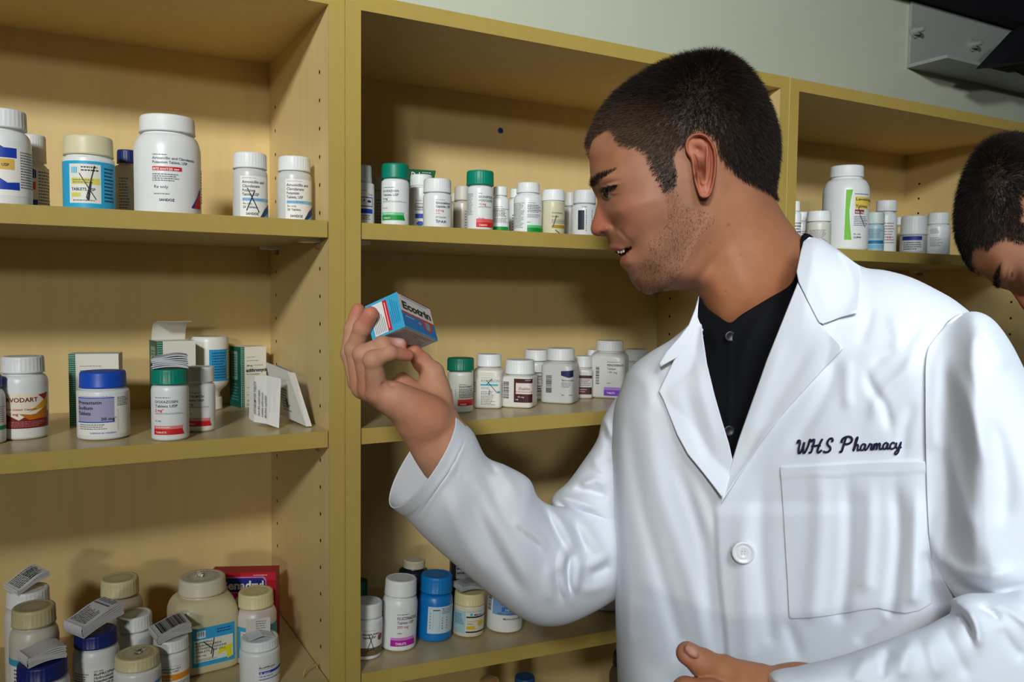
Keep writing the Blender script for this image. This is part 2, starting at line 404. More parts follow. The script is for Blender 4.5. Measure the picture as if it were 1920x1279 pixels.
# ------------------------------------------------------------------ medicine on the shelves
RED = (205, 30, 36); DK = (30, 34, 48); LB = (70, 170, 215); GRN = (0, 150, 70); PUR = (122, 60, 190)
def teva(name1, name2, mg, band, mgcol, dx=-.38, l2=None):
    band2 = tuple(int(v+(255-v)*.45) for v in band)
    return [('g', dx, .60, .12, .62, 1, K), ('t', dx, .535, .052, name1, K, .01, .62), ('t', dx, .475, .052, name2, K, .01, .62), ('t', dx, .415, .052, mg, mgcol, .02, .26),
            ('g', dx, .375, .42, .40, 2, GR), ('t', dx, .275, .03, 'Rx only', K), ('p', [(dx-.03, .17), (.30, .17), (.32, .215), (dx-.03, .215)], band2),
            ('p', [(dx-.03, .09), (.35, .09), (.30, .17), (dx-.03, .17)], band), ('g', dx+.02, .18, .1, .205, 1, WH), ('t', dx+.02, .112, .035, 'TABLETS', WH, .02, .3)]
def sandoz(l, cr=True):
    it = [('g', -.22, .60, .3, .615, 1, GR)]
    for k, t_ in enumerate(('Amoxicillin and', 'Clavulanate', 'Potassium', 'Tablets, USP')): it.append(('t', -.22, .53-.062*k, .06, t_, K, .015, (.66, .5, .36, .48)[k]))
    it += [('r', -.22, .265, .5, .315, (140, 190, 225)), ('g', -.2, .275, .35, .305, 1, (70, 110, 170)), ('t', -.2, .215, .04, 'Rx only', K, 0, .25), ('t', -.2, .16, .045, '20 Tablets', K, .01, .38),
           ('t', -.12, .06, .05, 'SANDOZ', K, .02, .36), ('p', [(.26, .02), (.5, .02), (.5, .26), (.4, .16)], (20, 60, 110)), ('p', [(.34, .02), (.5, .02), (.5, .15)], (110, 180, 215))]
    return it
# ---- left bookcase, top shelf
A1 = 'small translucent bottles of amoxicillin on the top left shelf'
bottle('large white ribbed-cap bottle with blue and yellow label cut by the left photo edge', 8, 209, 90, Y=.075, z=ZS1, cap=(.86, .19), lab=(-.1, .6, .12, .62), items=[
    ('p', [(-.1, .50), (.22, .50), (.22, .60), (.0, .60), (-.1, .63)], (22, 60, 170)), ('r', -.1, .38, .18, .49, (215, 180, 90)), ('t', -.05, .415, .04, 'USP', DK, .02), ('p', [(-.1, .18), (.26, .18), (.26, .26), (.05, .25), (-.1, .3)], (22, 60, 170)), ('g', .28, .2, .55, .58, 14, GR)])
bottle('white capped bottle with orange and blue label, half behind the large left edge one', 60, 255, 56, Y=.16, z=ZS1, cap=(.88, .33), lab=(-.2, .6, .08, .6), items=[
    ('p', [(-.1, .46), (.12, .46), (.12, .56), (-.1, .6)], (22, 60, 170)), ('r', -.1, .32, .1, .42, (235, 80, 30)), ('r', -.1, .1, .15, .2, (22, 60, 170)), ('g', .18, .14, .5, .56, 11, GR)])
bottle('wide bottle with cream cap and light blue label, pen cross over it, top left shelf', 167, 259, 87, Y=.085, z=ZS1, cap=(.97, .25), capcol=(214, 208, 172), sh=.03, neck=.92, ribs=False, lab=(-.5, .5, .06, .66, (40, 165, 215)), items=[
    ('r', -.36, .12, .22, .62, (226, 228, 220)), ('r', -.32, .5, -.22, .58, (90, 190, 220)), ('g', -.15, .52, .2, .6, 2, DK), ('r', -.32, .36, .2, .44, (214, 208, 90)), ('g', -.3, .37, .15, .43, 2, GR), ('t', -.32, .28, .05, 'TABLETS, USP', DK, .02, .46), ('r', -.32, .2, -.16, .25, (214, 208, 90)), ('g', -.3, .14, .2, .17, 1, GR),
    ('g', .28, .14, .46, .6, 10, (20, 60, 90)), ('s', [(-.18, .5), (.12, .17)], .00042, K), ('s', [(.1, .6), (-.05, .2)], .00042, K), ('s', [(-.05, .2), (-.02, .16), (.03, .4)], .0008, K)])
bottle('small grey bottle with navy cap half hidden behind the biggest white bottle', 240, 283, 50, Y=.14, z=ZS1, cap=(.74, .19), capcol=(20, 40, 100), col=(196, 194, 184), sh=.08, items=[('g', -.3, .1, .05, .6, 12, GR)])
bottle('biggest white bottle on the top left shelf, red stripe reading 875 mg', 315, 222, 116, Y=.08, z=ZS1, cap=(.84, .165), sh=.17, ribs=False, neck=.9, items=[
    ('g', -.22, .58, .02, .6, 1, GR), ('t', -.22, .545, .036, 'Amoxicillin and Clavulanate', (70, 80, 100), .01, .66), ('t', -.22, .505, .036, 'Potassium Tablets, USP', (70, 80, 100), .01, .52), ('r', -.22, .435, .2, .475, (205, 40, 50)), ('t', -.21, .442, .03, '875 mg/125 mg', WH, .03, .38),
    ('g', -.22, .33, .2, .41, 4, GR), ('t', -.2, .265, .04, 'Rx only', (60, 66, 90), 0, .2), ('g', -.2, .2, .02, .22, 1, GR), ('t', -.13, .14, .034, 'SANDOZ', (40, 60, 110), .02, .22),
    ('p', [(.33, .09), (.47, .09), (.47, .3)], (30, 50, 150)), ('p', [(.37, .09), (.47, .09), (.47, .24), (.43, .22)], (200, 30, 50)), ('g', .485, .15, .6, .5, 12, GR)])
bottle('small amoxicillin bottle with a pen cross on its label, left of its twin', 469, 289, 62, Y=.05, z=ZS1, cap=(.98, .235), col=(206, 208, 206), sh=.07, neck=.9, lab=(-.28, .52, .02, .64), items=sandoz(0)+[('s', [(-.08, .46), (.24, .1)], .0005, K), ('s', [(.12, .42), (-.1, .12)], .0005, K)], group=A1)
bottle('small amoxicillin bottle without pen marks nearest the side panel, top left shelf', 552, 296, 62, Y=.05, z=ZS1, cap=(.95, .225), col=(206, 208, 206), sh=.07, neck=.9, lab=(-.25, .52, .02, .64), items=sandoz(1), group=A1)
# ---- left bookcase, middle shelf
bottle('bottle with blue cap cut by the left photo edge on the middle shelf', -25, 700, 64, ybot=836, cap=(.85, .18), capcol=BLUE, lab=(-.5, .6, .1, .62), items=[('g', .2, .3, .48, .55, 8, GR), ('r', .3, .2, .5, .26, GRN)])
mbv = bottle('white bottle with maroon and gold label, second from the left on the middle shelf', 46, 665, 82, ybot=826, cap=(.88, .2), sh=.1, neck=.9, lab=(-.45, .48, .14, .56, (232, 226, 205)), items=[
    ('p', [(-.44, .34), (-.26, .29), (-.10, .24), (.08, .30), (.47, .33), (.47, .14), (-.44, .14)], (118, 22, 30)), ('p', [(-.1, .32), (.2, .30), (.45, .42), (.45, .26), (.1, .24)], (190, 110, 20)), ('p', [(.1, .34), (.42, .50), (.46, .54), (.46, .4)], (214, 160, 40)),
    ('p', [(.28, .54), (.46, .56), (.4, .47)], (150, 30, 30)), ('t', -.34, .46, .075, 'AVODART', (120, 24, 30), .02, .66), ('t', -.33, .36, .034, 'Soft Gelatin Capsules', (190, 40, 30), .01, .62), ('t', -.33, .30, .045, '0.5 mg', (190, 40, 30), .02, .25), ('g', -.3, .155, .42, .23, 4, (190, 120, 120))])
AZ = 'green-striped azithromycin cartons on the middle left shelf'
def azbox(label, px, py, yaw, W, D_, H, flap=None, txt=True, frm=0):
    p = onZ(px, py, ZS2) if py > 0 else onY(px, 700, -py); p[2] = ZS2+.0003
    if p[1] > .228: p = onY(px, 700, .228); p[2] = ZS2+.0003
    fr = [('g', .22, .82, .7, .84, 1, GR), ('g', .22, .76, .9, .78, 1, GR), ('t', .22, .68, .035, '600 mg', K, .02, .22), ('g', .5, .685, .92, .705, 1, GR), ('t', .2, .59, .075, 'azithromycin', DK, .035, .86), ('t', .22, .54, .03, 'for oral suspension', K, 0, .5), ('g', .22, .32, .5, .34, 1, GR), ('g', .22, .2, .45, .22, 1, GR),
          ('r', .0, .0, .13, 1, (10, 110, 84)), ('t', .22, .1, .04, '15 mL', K, .01, .2), ('g', .22, .03, .8, .07, 2, GR)]
    fr += [('r', 0, k/34+.004, .125, k/34+.010, (190, 215, 205)) for k in range(34)]
    lf = [('r', 0, 0, 1, 1, (20, 92, 78)), ('r', .2, .45, .7, .92, (120, 165, 150)), ('g', .25, .5, .65, .88, 9, (20, 60, 55)), ('g', .2, .1, .8, .4, 6, (90, 150, 140))]
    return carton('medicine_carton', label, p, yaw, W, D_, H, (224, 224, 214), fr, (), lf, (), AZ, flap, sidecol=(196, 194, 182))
azbox('azithromycin carton behind the blue-capped jar, seen square on', 131, 800, math.radians(-12), .052, .03, .083)
azbox('azithromycin carton whose dark green side shows, beside the leaning wallet', 452, 762, math.radians(13), .036, .036, .082, flap=None)
azbox('azithromycin carton with its top flap standing open, behind the upturned bottle', 296, -.185, math.radians(6), .045, .045, .094, flap=(.002, .043, [(.043, .094), (.040, .104), (.034, .113), (.024, .118), (.012, .1185), (.008, .1175)]))
bottle('squat white jar with bright blue cap and lilac label on the middle left shelf', 195, 692, 90, ybot=827, cap=(.9, .235), capcol=BLUE, sh=.05, neck=.93, ribs=False, lab=(-.46, .52, .08, .66), items=[
    ('g', -.42, .645, .15, .66, 1, GR), ('r', -.45, .27, .2, .64, (162, 160, 196)), ('r', -.45, .625, .2, .64, BLUE), ('t', -.44, .54, .07, 'Pravastatin', K, .02, .5), ('t', -.44, .46, .07, 'Sodium', K, .02, .34), ('t', -.44, .38, .07, 'Tablets', K, .02, .3), ('t', -.05, .30, .06, '20 mg*', DK, .02, .3), ('r', -.45, .265, .2, .28, BLUE),
    ('g', -.42, .16, .1, .25, 3, GR), ('t', -.25, .1, .035, 'DISPENSE IN ORIGINAL', BLUE, 0, .5), ('g', .25, .5, .45, .64, 6, GR), ('b', .26, .14, .5, .46, False)])
dx1 = bottle('white doxazosin bottle with teal cap and red bands on the middle left shelf', 320, 688, 66, ybot=828, cap=(1.0, .215), capcol=TEAL, sh=.07, neck=.88, items=teva('DOXAZOSIN', 'Tablets USP', '2 mg*', RED, RED))
leaflet(dx1, 281, 665, 343, 690, 'folded leaflet lying on the teal cap on the middle left shelf', .0125, yaw=-.1, col=(196, 200, 206))
bottle('white azithromycin bottle with white cap and red bands right beside the teal-capped one', 376, 685, 54, ybot=811, cap=(.95, .235), sh=.07, neck=.88, items=teva('AZITHROMYCIN', 'Tablets USP', '250 mg', RED, RED, -.42))
# upturned bottle standing on its cap
pu = onZ(411, 772, ZS2); cu_ = np.array([pu[0]-.006, pu[1]+.03, ZS2])
ru = .0235; zt = .0965
rt_ = empty('pill_bottle', (cu_[0], cu_[1], ZS2+.0005)); tag(rt_, 'white bottle with blue label standing upside down on its cap, middle left shelf', 'bottle')
mb = MB(); lathe(mb, [(.012, .014, 2), (.0125, .022, 2), (.016, .027, 2), (.021, .031, 2), (ru, .037, 2), (ru, zt-.006, 2), (ru*.97, zt-.002, 2), (ru*.9, zt, 2)], 48, (226, 228, 222)); mb.build('bottle_body', M['plastic'], rt_)
mb = MB(); make_cap(mb, .0155, 0, .016, (222, 222, 214)); mb.build('cap', M['rubber'], rt_)
phu = math.atan2(CAM[1]-cu_[1], CAM[0]-cu_[0])
mb = MB(); draw(mb, [('r', -.02, .40, .5, .83, (40, 150, 205)), ('g', .05, .43, .42, .8, 10, (16, 70, 120)), ('r', .44, .42, .62, .82, (216, 214, 200)), ('g', .46, .45, .6, .8, 10, GR)], lambda s_, z_, L: ((ru+L)*math.cos(phu+s_/ru), (ru+L)*math.sin(phu+s_/ru), z_), 2*ru, zt, lambda x: math.asin(max(-1, min(1, 2*x)))/2 if abs(x) < .5 else x+.285)
mb.build('label', M['paper'], rt_)
# hanging leaflet and leaning blister wallet
def sheet(name, pts3, th, col, m, parent, items=None, uw=None):
    """thin folded sheet through a list of (bottom, top) point pairs"""
    mb = MB(); P = [(Vector(a), Vector(b)) for a, b in pts3]; vs = []
    nrm = (P[-1][0]-P[0][0]).cross(P[0][1]-P[0][0]).normalized()*th
    for a, b in P: vs += [a, b]
    n = len(P); fs = [(2*i, 2*i+2, 2*i+3, 2*i+1) for i in range(n-1)]
    mb.add(vs, fs, col); mb.add([v-nrm for v in vs], [tuple(reversed(f)) for f in fs], col)
    N2 = 2*n; vv = vs+[v-nrm for v in vs]
    sf = []
    for i in range(n-1): sf += [(2*i, N2+2*i, N2+2*i+2, 2*i+2), (2*i+1, 2*i+3, N2+2*i+3, N2+2*i+1)]
    sf += [(0, 1, N2+1, N2), (2*n-2, N2+2*n-2, N2+2*n-1, 2*n-1)]
    mb.add(vv, sf, col)
    if items:
        a, b = P[0][0], P[-1][0]; u = (b-a); v = (P[0][1]-P[0][0]); W = u.length; H = v.length; u.normalize(); v.normalize(); nn = u.cross(v).normalized()
        draw(mb, items, lambda s_, z_, L: tuple(a+u*s_+v*z_+nn*(L+.0001)), W, H)
    return mb.build(name, m, parent)
def P3(px, py, Y): return tuple(onY(px, py, Y))
wr = empty('blister_wallet', onZ(560, 800, ZS2)); tag(wr, 'white cardboard tablet wallet leaning like a tent beside the side panel', 'box')
WL = wr.location
def rel(*a):
    v = onY(*a); v[2] = max(v[2], ZS2+.0012); return tuple(Vector(v)-WL)
sheet('wallet_cover', [(rel(520, 775, .10), rel(498, 680, .10)), (rel(574, 806, .035), rel(540, 697, .05))], .0016, (214, 214, 208), M['card'], wr, [('g', .3, .15, .6, .6, 8, GR), ('r', .45, .25, .52, .42, (60, 60, 66))])
sheet('wallet_cover', [(rel(574, 808, .034), rel(539, 697, .050)), (rel(585, 806, .034), rel(553, 699, .052))], .0012, (218, 218, 214), M['card'], wr)
sheet('blister_sheet', [(rel(584, 805, .036), rel(553, 699, .054)), (rel(548, 780, .11), rel(520, 684, .115))], .0016, (150, 152, 150), M['card'], wr)
lr = empty('hanging_leaflet', onY(497, 750, .05)); tag(lr, 'printed white leaflet draped in front of the tablet wallet on the middle left shelf', 'leaflet'); WL = lr.location
sheet('paper_sheet', [(rel(467, 785, .055), rel(468, 712, .055)), (rel(476, 791, .045), rel(478, 705, .045)), (rel(500, 795, .040), rel(500, 704, .042)), (rel(523, 808, .036), rel(527, 710, .040))], .0008, (216, 216, 212), M['paper'], lr)
mb = MB(); A, B, C_ = Vector(rel(474, 780, .0440)), Vector(rel(515, 796, .0370)), Vector(rel(474, 712, .0440))
u = (B-A).normalized(); v = (C_-A).normalized()
for k, (t_, yy) in enumerate((('AZITHROMYCIN TABLETS', .0), ('Each film coated tablet', .0045), ('contains azithromycin', .0085), ('dihydrate equivalent', .0125))):
    vs, fs = text2d(t_, .0032, .01); mb.add([tuple(A+v*(.003+x)+u*(.003+yy-y)+Vector((0, -.0012, 0))) for x, y in vs], [f for f in fs], K)
mb.build('printing', M['paper'], lr)

# ---- left bookcase, bottom shelf
ZB = -.4543
def fold_top(info, w_px, label, **k): return leaflet(info, 0, 0, w_px, 0, label, **k)
i = bottle('white capped bottle with crumpled leaflet at the back left of the bottom left shelf', 55, 1092, 80, Y=.15, z=ZB, cap=(.92, .16), col=(220, 220, 216), sh=.1)
fold_top(i, 62, 'crumpled printed leaflet on the white cap at the far left of the bottom shelf', thick=.006, yaw=.5, roll=.12, tip=-.35, lift=.007, items=[('g', .1, .1, .9, .9, 7, GR), ('g', .5, .1, .95, .7, 5, K)])
bottle('bottle with tan cap and light blue band in front of the far left leaflet bottle', 66, 1124, 84, Y=.085, z=ZB, cap=(.9, .16), capcol=(190, 182, 138), col=(206, 200, 186), sh=.12, lab=(-.5, .5, .1, .52), items=[('r', -.5, .50, .5, .56, (60, 160, 205)), ('g', -.4, .2, .4, .48, 8, DK)])
i = bottle('bottle with dark blue cap and folded leaflet at the bottom left photo corner', 81, 1222, 92, Y=.027, z=ZB, cap=(.95, .2), capcol=NAVY, col=(228, 230, 232), sh=.1, lab=(-.4, .5, .1, .5))
fold_top(i, 66, 'thick white folded leaflet on the dark blue cap at the bottom left corner', thick=.011, yaw=.35, lift=.001)
i = bottle('white bupropion bottle with dark blue cap, green strength bar on its label', 181, 1168, 80, Y=.065, z=ZB, cap=(.95, .17), capcol=NAVY, sh=.1, neck=.86, lab=(-.5, .58, .06, .6), items=[
    ('t', -.06, .545, .03, 'NDC 0000', K, 0, .2), ('t', -.06, .50, .045, 'BuPROPion', K, .02, .5), ('t', -.06, .455, .045, 'Hydrochloride', K, .02, .5), ('t', -.06, .41, .045, 'Extended-release', K, .02, .5), ('t', -.06, .365, .04, 'Tablets USP (XL)', K, .01, .5), ('r', -.05, .315, .25, .35, (40, 140, 50)), ('g', -.05, .1, .48, .3, 8, GR), ('g', -.45, .1, -.15, .54, 14, GR)])
fold_top(i, 84, 'rolled printed leaflet on the dark blue cap of the bupropion bottle', thick=.013, yaw=.55, roll=.05, tip=-.22, lift=.008, col=(204, 204, 208), items=[('g', .1, .1, .6, .9, 8, GR), ('r', .70, .1, .73, .9, (60, 60, 66)), ('g', .8, .1, .96, .9, 6, GR)])
bottle('clear grey bottle with tan cap standing alone at the back of the bottom left shelf', 226, 1073, 80, Y=.17, z=ZB, cap=(.84, .19), capcol=(204, 196, 150), col=(190, 178, 158), sh=.14, items=[('r', .3, .3, .6, .5, (30, 60, 120))])
bottle('white ribbed-cap bottle between two leaflet-topped ones on the bottom left shelf', 253, 1139, 64, Y=.105, z=ZB, cap=(.98, .21), sh=.1, items=[('g', -.4, .2, .4, .5, 8, GR)])
i = bottle('bottle with cream cap and torn foil seal, front edge of the bottom left shelf', 258, 1209, 84, Y=.03, z=ZB, cap=(.95, .2), capcol=(208, 200, 156), col=(226, 226, 222), sh=.06, neck=.9, lab=(-.5, .5, .1, .55), items=[('r', -.5, .52, .5, .57, (60, 160, 205)), ('g', -.4, .2, .4, .48, 6, DK)])
mb = MB(); zt_ = i['H']
for k in range(26):
    a = random.uniform(0, 6.28); r0 = random.uniform(.001, .0075); z0 = random.uniform(.0, .004)
    p0 = np.array([r0*math.cos(a), r0*math.sin(a), zt_+.0005]); p1 = p0+np.array([random.uniform(-.004, .004), random.uniform(-.004, .004), z0]); p2 = p0+np.array([random.uniform(-.003, .003), random.uniform(-.003, .003), z0*.6])
    mb.add([p0, p1, p2], [(0, 1, 2)], random.choice(((70, 60, 45), (150, 140, 120), (200, 196, 180))))
mb.build('torn_foil', M['card'], i['root'])
i = bottle('white-capped bottle with orange label band left of the big square bottle', 321, 1182, 64, Y=.062, z=ZB, cap=(1.0, .2), sh=.09, lab=(-.4, .5, .06, .58), items=[
    ('g', -.25, .55, .3, .57, 1, GR), ('t', -.28, .50, .045, 'BuPROPion HCl', K, .02, .55), ('t', -.28, .45, .045, 'Tablets, USP', K, .01, .5), ('r', -.35, .30, .5, .41, (230, 150, 20)), ('t', -.28, .33, .05, '100 mg', WH, .02, .3), ('g', -.3, .1, .45, .27, 6, GR)])
fold_top(i, 62, 'clear bag leaflet with black bars on the cap beside the big square bottle', thick=.010, yaw=.2, roll=.15, tip=-.15, lift=.004, col=(190, 190, 190), items=[('b', .15, .1, .9, .9, True)])
bottle('big square cream bottle with blue and white label, largest on the bottom left shelf', 381, 1067, 112, ybot=1266, z=ZB, cap=(.75, .17), capcol=(206, 200, 178), col=(206, 198, 160), sq=True, sh=.2, ribs=False, neck=.92, yaw=14, lab=(-.30, .40, .10, .53, (48, 160, 215)), items=[
    ('p', [(-.22, .42), (-.08, .42), (-.08, .50), (-.22, .50)], (226, 232, 235)), ('r', -.19, .43, -.175, .49, LB), ('r', -.155, .43, -.14, .49, LB), ('r', -.12, .43, -.105, .49, LB), ('g', .1, .44, .34, .5, 2, (20, 60, 130)), ('r', -.26, .15, .36, .40, (222, 224, 214)),
    ('t', -.24, .36, .03, 'BuPROPion', K, .02, .26), ('t', -.24, .325, .03, 'HYDROCHLORIDE', K, .02, .40), ('t', -.24, .29, .03, 'EXTENDED-RELEASE', K, .01, .48), ('t', -.24, .255, .03, 'TABLETS, USP (XL)', K, .01, .46), ('t', -.24, .215, .026, '300 mg', K, .01, .16), ('g', -.24, .16, .1, .19, 2, GR),
    ('p', [(.10, .20), (.34, .24), (.36, .29), (.14, .27)], (226, 220, 30)), ('p', [(.26, .13), (.34, .15), (.32, .24), (.24, .22)], (226, 220, 30)), ('s', [(-.12, .38), (.04, .27), (.02, .18)], .0005, K), ('s', [(.05, .40), (.0, .22)], .0005, K)])
# cotton / torn foil on its cap
i = BOT[-1]; mb = MB()
for k in range(40):
    a = random.uniform(0, 6.28); e = random.uniform(-.5, 1.5); r0 = .0032
    c0 = np.array([-.004, -.002, i['H']+.003]); q_ = c0+r0*np.array([math.cos(a)*math.cos(e), math.sin(a)*math.cos(e), math.sin(e)]); d1 = NR.randn(3)*.0016; d2 = NR.randn(3)*.0016
    mb.add([q_, q_+d1, q_+d2], [(0, 1, 2)], (226, 222, 210))
mb.build('foil_tuft', M['card'], i['root'])
pb = onZ(400, 1195, ZB)
carton('medicine_carton', 'crimson allergy medicine box with blue name panel behind the big square bottle', (pb[0]-.006, .175, ZB+.0005), math.radians(-24), .082, .026, .089, (186, 20, 50),
    [('p', [(.14, .75), (.18, .70), (.82, .70), (.86, .75), (.86, .89), (.82, .94), (.18, .94), (.14, .89)], (200, 120, 170)), ('p', [(.16, .76), (.20, .72), (.80, .72), (.84, .76), (.84, .88), (.80, .92), (.20, .92), (.16, .88)], (24, 36, 130)), ('t', .17, .76, .17, 'Benadryl', WH, .03, .64), ('t', .36, .56, .12, 'ALLERGY', WH, .03, .5, .2), ('r', 0, 0, 1, .36, (28, 36, 110)), ('g', .66, .95, .95, .97, 1, WH)],
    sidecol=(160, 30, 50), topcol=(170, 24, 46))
bottle('bottle with embossed tan cap and blue label in front of the crimson box', 480, 1097, 76, Y=.10, z=ZB, cap=(.86, .2), capcol=(214, 206, 156), col=(214, 206, 200), sh=.12, lab=(-.5, .5, .1, .56, (60, 160, 205)), items=[('r', -.36, .15, .3, .5, (214, 214, 210)), ('g', -.3, .2, .25, .48, 6, DK)])
i = bottle('white buspirone bottle with blue 5 mg bar, front right of the bottom left shelf', 487, 1180, 74, Y=.035, z=ZB, cap=(.95, .2), sh=.06, neck=.9, lab=(-.12, .5, .06, .55, (232, 234, 234)), items=[
    ('g', -.02, .52, .4, .53, 1, GR), ('t', -.02, .465, .045, 'BusPIRone', K, .03, .42), ('t', -.02, .43, .028, 'Hydrochloride Tablets', GR, 0, .4), ('r', -.02, .34, .5, .395, (30, 70, 180)), ('t', .0, .348, .045, '5 mg', WH, .03, .25), ('g', -.02, .27, .4, .31, 1, (40, 80, 190)), ('r', -.02, .22, .5, .235, (30, 70, 180))])
zt_ = i['H']; lf = empty('folded_leaflet', (i['c'][0], i['c'][1], i['c'][2]+zt_+.0006)); tag(lf, 'white leaflet standing half open on the cap of the buspirone bottle', 'leaflet')
WL = lf.location
def lp(x, y, z): return (x, y, z)
sheet('paper_sheet', [(lp(-.014, .006, .001), lp(-.013, .010, .017)), (lp(.012, .0, .001), lp(.013, .004, .018))], .0008, (190, 188, 180), M['paper'], lf, [('g', .4, .3, .9, .9, 4, GR)])
sheet('paper_sheet', [(lp(-.014, -.012, .0012), lp(-.014, .006, .003)), (lp(.0, -.014, .0055), lp(.0, .003, .006)), (lp(.014, -.014, .0012), lp(.012, 0, .003))], .0006, (206, 216, 224), M['paper'], lf)
# thin tan rubber loop
p = onZ(611, 1268, ZB); mb = MB(); N = 28
for i_ in range(N):
    pass
vs = []; fs = []
for i_ in range(N):
    a = math.pi*1.25*i_/(N-1)-.1; cx, cz = .011*math.cos(a), .004+.008*math.sin(a)
    for j in range(6): b_ = 2*math.pi*j/6; vs.append((cx+.0009*math.cos(b_)*math.cos(a), .0009*math.sin(b_), max(.0009, cz+.0009*math.cos(b_)*math.sin(a))))
for i_ in range(N-1):
    for j in range(6): fs.append((i_*6+j, i_*6+(j+1) % 6, i_*6+6+(j+1) % 6, i_*6+6+j))
mb.add(vs, fs, (190, 160, 90), True); o = mb.build('rubber_band', M['rubber']); o.location = (min(p[0], -.013)-.002, p[1]+.012, ZB); o.rotation_euler = (0, 0, .5)
tag(o, 'tan rubber band loop at the front corner of the bottom left shelf', 'rubber band')

# ---- middle bookcase, top shelf
G2 = 'white pill bottles on the top shelf of the middle bookcase'
bottle('white bottle with blue-boxed label next to the stile on the middle top shelf', 677, 311, 48, Y=.045, z=ZS1, cap=(.82, .27), sh=.02, neck=.96, lab=(-.5, .5, .03, .6), items=[('g', -.1, .56, .3, .58, 1, K), ('t', .28, .49, .045, '5 mg', K, .01, .18), ('r', -.1, .30, .43, .46, (40, 70, 170)), ('r', -.1, .315, .41, .445, (232, 234, 234)), ('t', .0, .385, .06, 'LA', K, .02, .16), ('p', [(.22, .385), (.26, .37), (.34, .37), (.38, .385), (.34, .41), (.26, .41)], (30, 50, 120)), ('r', -.1, .19, .42, .265, (20, 70, 190)), ('g', -.05, .08, .4, .17, 3, DK)])
bottle('grey clear bottle in the gap left of the teal capped doxazosin, middle top shelf', 709, 331, 28, Y=.16, z=ZS1, cap=(.98, .25), capcol=(190, 190, 182), col=(182, 180, 168), sh=.04, items=[('g', -.1, .1, .4, .6, 9, GR)])
bottle('doxazosin bottle with teal cap and green bands on the middle top shelf', 741, 309, 51, Y=.038, z=ZS1, cap=(1.0, .24), capcol=TEAL, sh=.05, neck=.88, ribs=False, items=teva('DOXAZOSIN', 'Tablets USP', '4 mg*', (0, 150, 60), (0, 150, 70), -.42))
pb = onY(765, 640, .20)
carton('medicine_carton', 'dark green ear drop box peeking above the bottles behind the first teal cap', (pb[0], .20, ZS1+.0004), math.radians(-8), .040, .03, onY(787, 319, .20)[2]-ZS1, (20, 96, 60), [('t', .08, .87, .13, 'Debrox', WH, .02, .74), ('g', .5, .95, .9, .97, 1, WH), ('p', [(.9, 0), (1, 0), (1, .98), (.96, .9)], (216, 206, 30))])
bottle('white bottle with blue-boxed label right of the first teal cap, partly hidden', 790, 329, 50, Y=.095, z=ZS1, cap=(.84, .2), sh=.03, neck=.95, lab=(-.5, .5, .03, .6), items=[('g', -.2, .52, .1, .54, 1, K), ('r', -.22, .36, .5, .48, (40, 70, 170)), ('r', -.2, .37, .48, .47, (232, 234, 234)), ('t', -.18, .40, .05, 'Detrol', K, .02, .36), ('r', -.22, .22, .5, .30, (20, 70, 190)), ('t', .2, .235, .05, '5 mg', WH, .02, .2), ('p', [(-.18, .13), (-.1, .09), (.02, .09), (.1, .13), (.02, .17), (-.1, .17)], (30, 80, 180)), ('g', .15, .06, .45, .18, 4, K)])
bottle('dronabinol bottle with ribbed white cap between the two teal caps, middle top shelf', 820, 337, 53, Y=.035, z=ZS1, cap=(.98, .28), sh=.09, neck=.88, items=[('g', -.05, .55, .3, .57, 1, GR), ('t', -.05, .48, .062, 'Dronabinol', K, .02, .56), ('t', -.05, .41, .062, 'Capsules, USP', K, .02, .56), ('t', -.05, .33, .055, '2.5 mg', RED, .02, .28), ('g', -.05, .28, .1, .3, 1, GR), ('t', -.05, .20, .045, '60 Capsules', K, 0, .36), ('t', .03, .10, .07, 'PAR', (50, 60, 110), .01, .3), ('s', [(-.05, .16), (.0, .155), (-.01, .10)], .0004, (50, 60, 110))])
bottle('grey clear bottle left of the second teal cap on the middle top shelf', 868, 350, 36, Y=.11, z=ZS1, cap=(.9, .3), capcol=(200, 198, 186), col=(196, 192, 178), sh=.04, items=[('g', .1, .1, .5, .5, 7, GR)])
bottle('narrow amber-toned bottle between dronabinol and the second teal cap', 851, 362, 20, Y=.19, z=ZS1, cap=(.9, .2), capcol=(190, 186, 170), col=(170, 150, 110))
bottle('donepezil bottle with teal cap and red bands on the middle top shelf', 900, 322, 49, Y=.035, z=ZS1, cap=(1.04, .24), capcol=(0, 136, 108), sh=.06, neck=.82, items=[('g', -.45, .25, -.25, .62, 16, GR)]+teva('DONEPEZIL', 'HYDROCHLORIDE', '10 mg', RED, RED, -.05)[:5]+[('t', -.05, .19, .03, 'Rx only', K), ('r', -.13, .13, .5, .19, (225, 90, 90)), ('r', -.13, .05, .5, .13, RED), ('t', -.02, .07, .04, 'TABLETS', WH, .02, .3)])
bottle('white bottle with small black print and green band right of the second teal cap', 938, 351, 33, Y=.06, z=ZS1, cap=(.8, .19), sh=.1, items=[('g', -.4, .55, .2, .57, 1, K), ('g', -.4, .35, .45, .53, 6, K), ('g', -.4, .22, .45, .33, 5, GR), ('r', -.45, .05, .45, .14, (0, 140, 50))])
bottle('small bottle cap showing behind the bottle with the green band', 966, 355, 26, Y=.15, z=ZS1, cap=(.8, .18), sh=.1, items=[('g', -.2, .1, .5, .5, 7, GR)])
bottle('round-shouldered bottle with grey side print and green band, middle top shelf', 990, 344, 53, Y=.045, z=ZS1, cap=(.82, .2), sh=.12, neck=.88, items=[('g', -.48, .1, -.12, .6, 20, GR), ('g', -.02, .58, .3, .6, 1, K), ('g', -.02, .40, .45, .56, 5, K), ('g', -.02, .3, .45, .38, 4, GR), ('g', -.02, .2, .1, .23, 1, K), ('r', -.02, .11, .5, .16, (90, 190, 120)), ('r', -.02, .03, .5, .11, (0, 140, 50))])
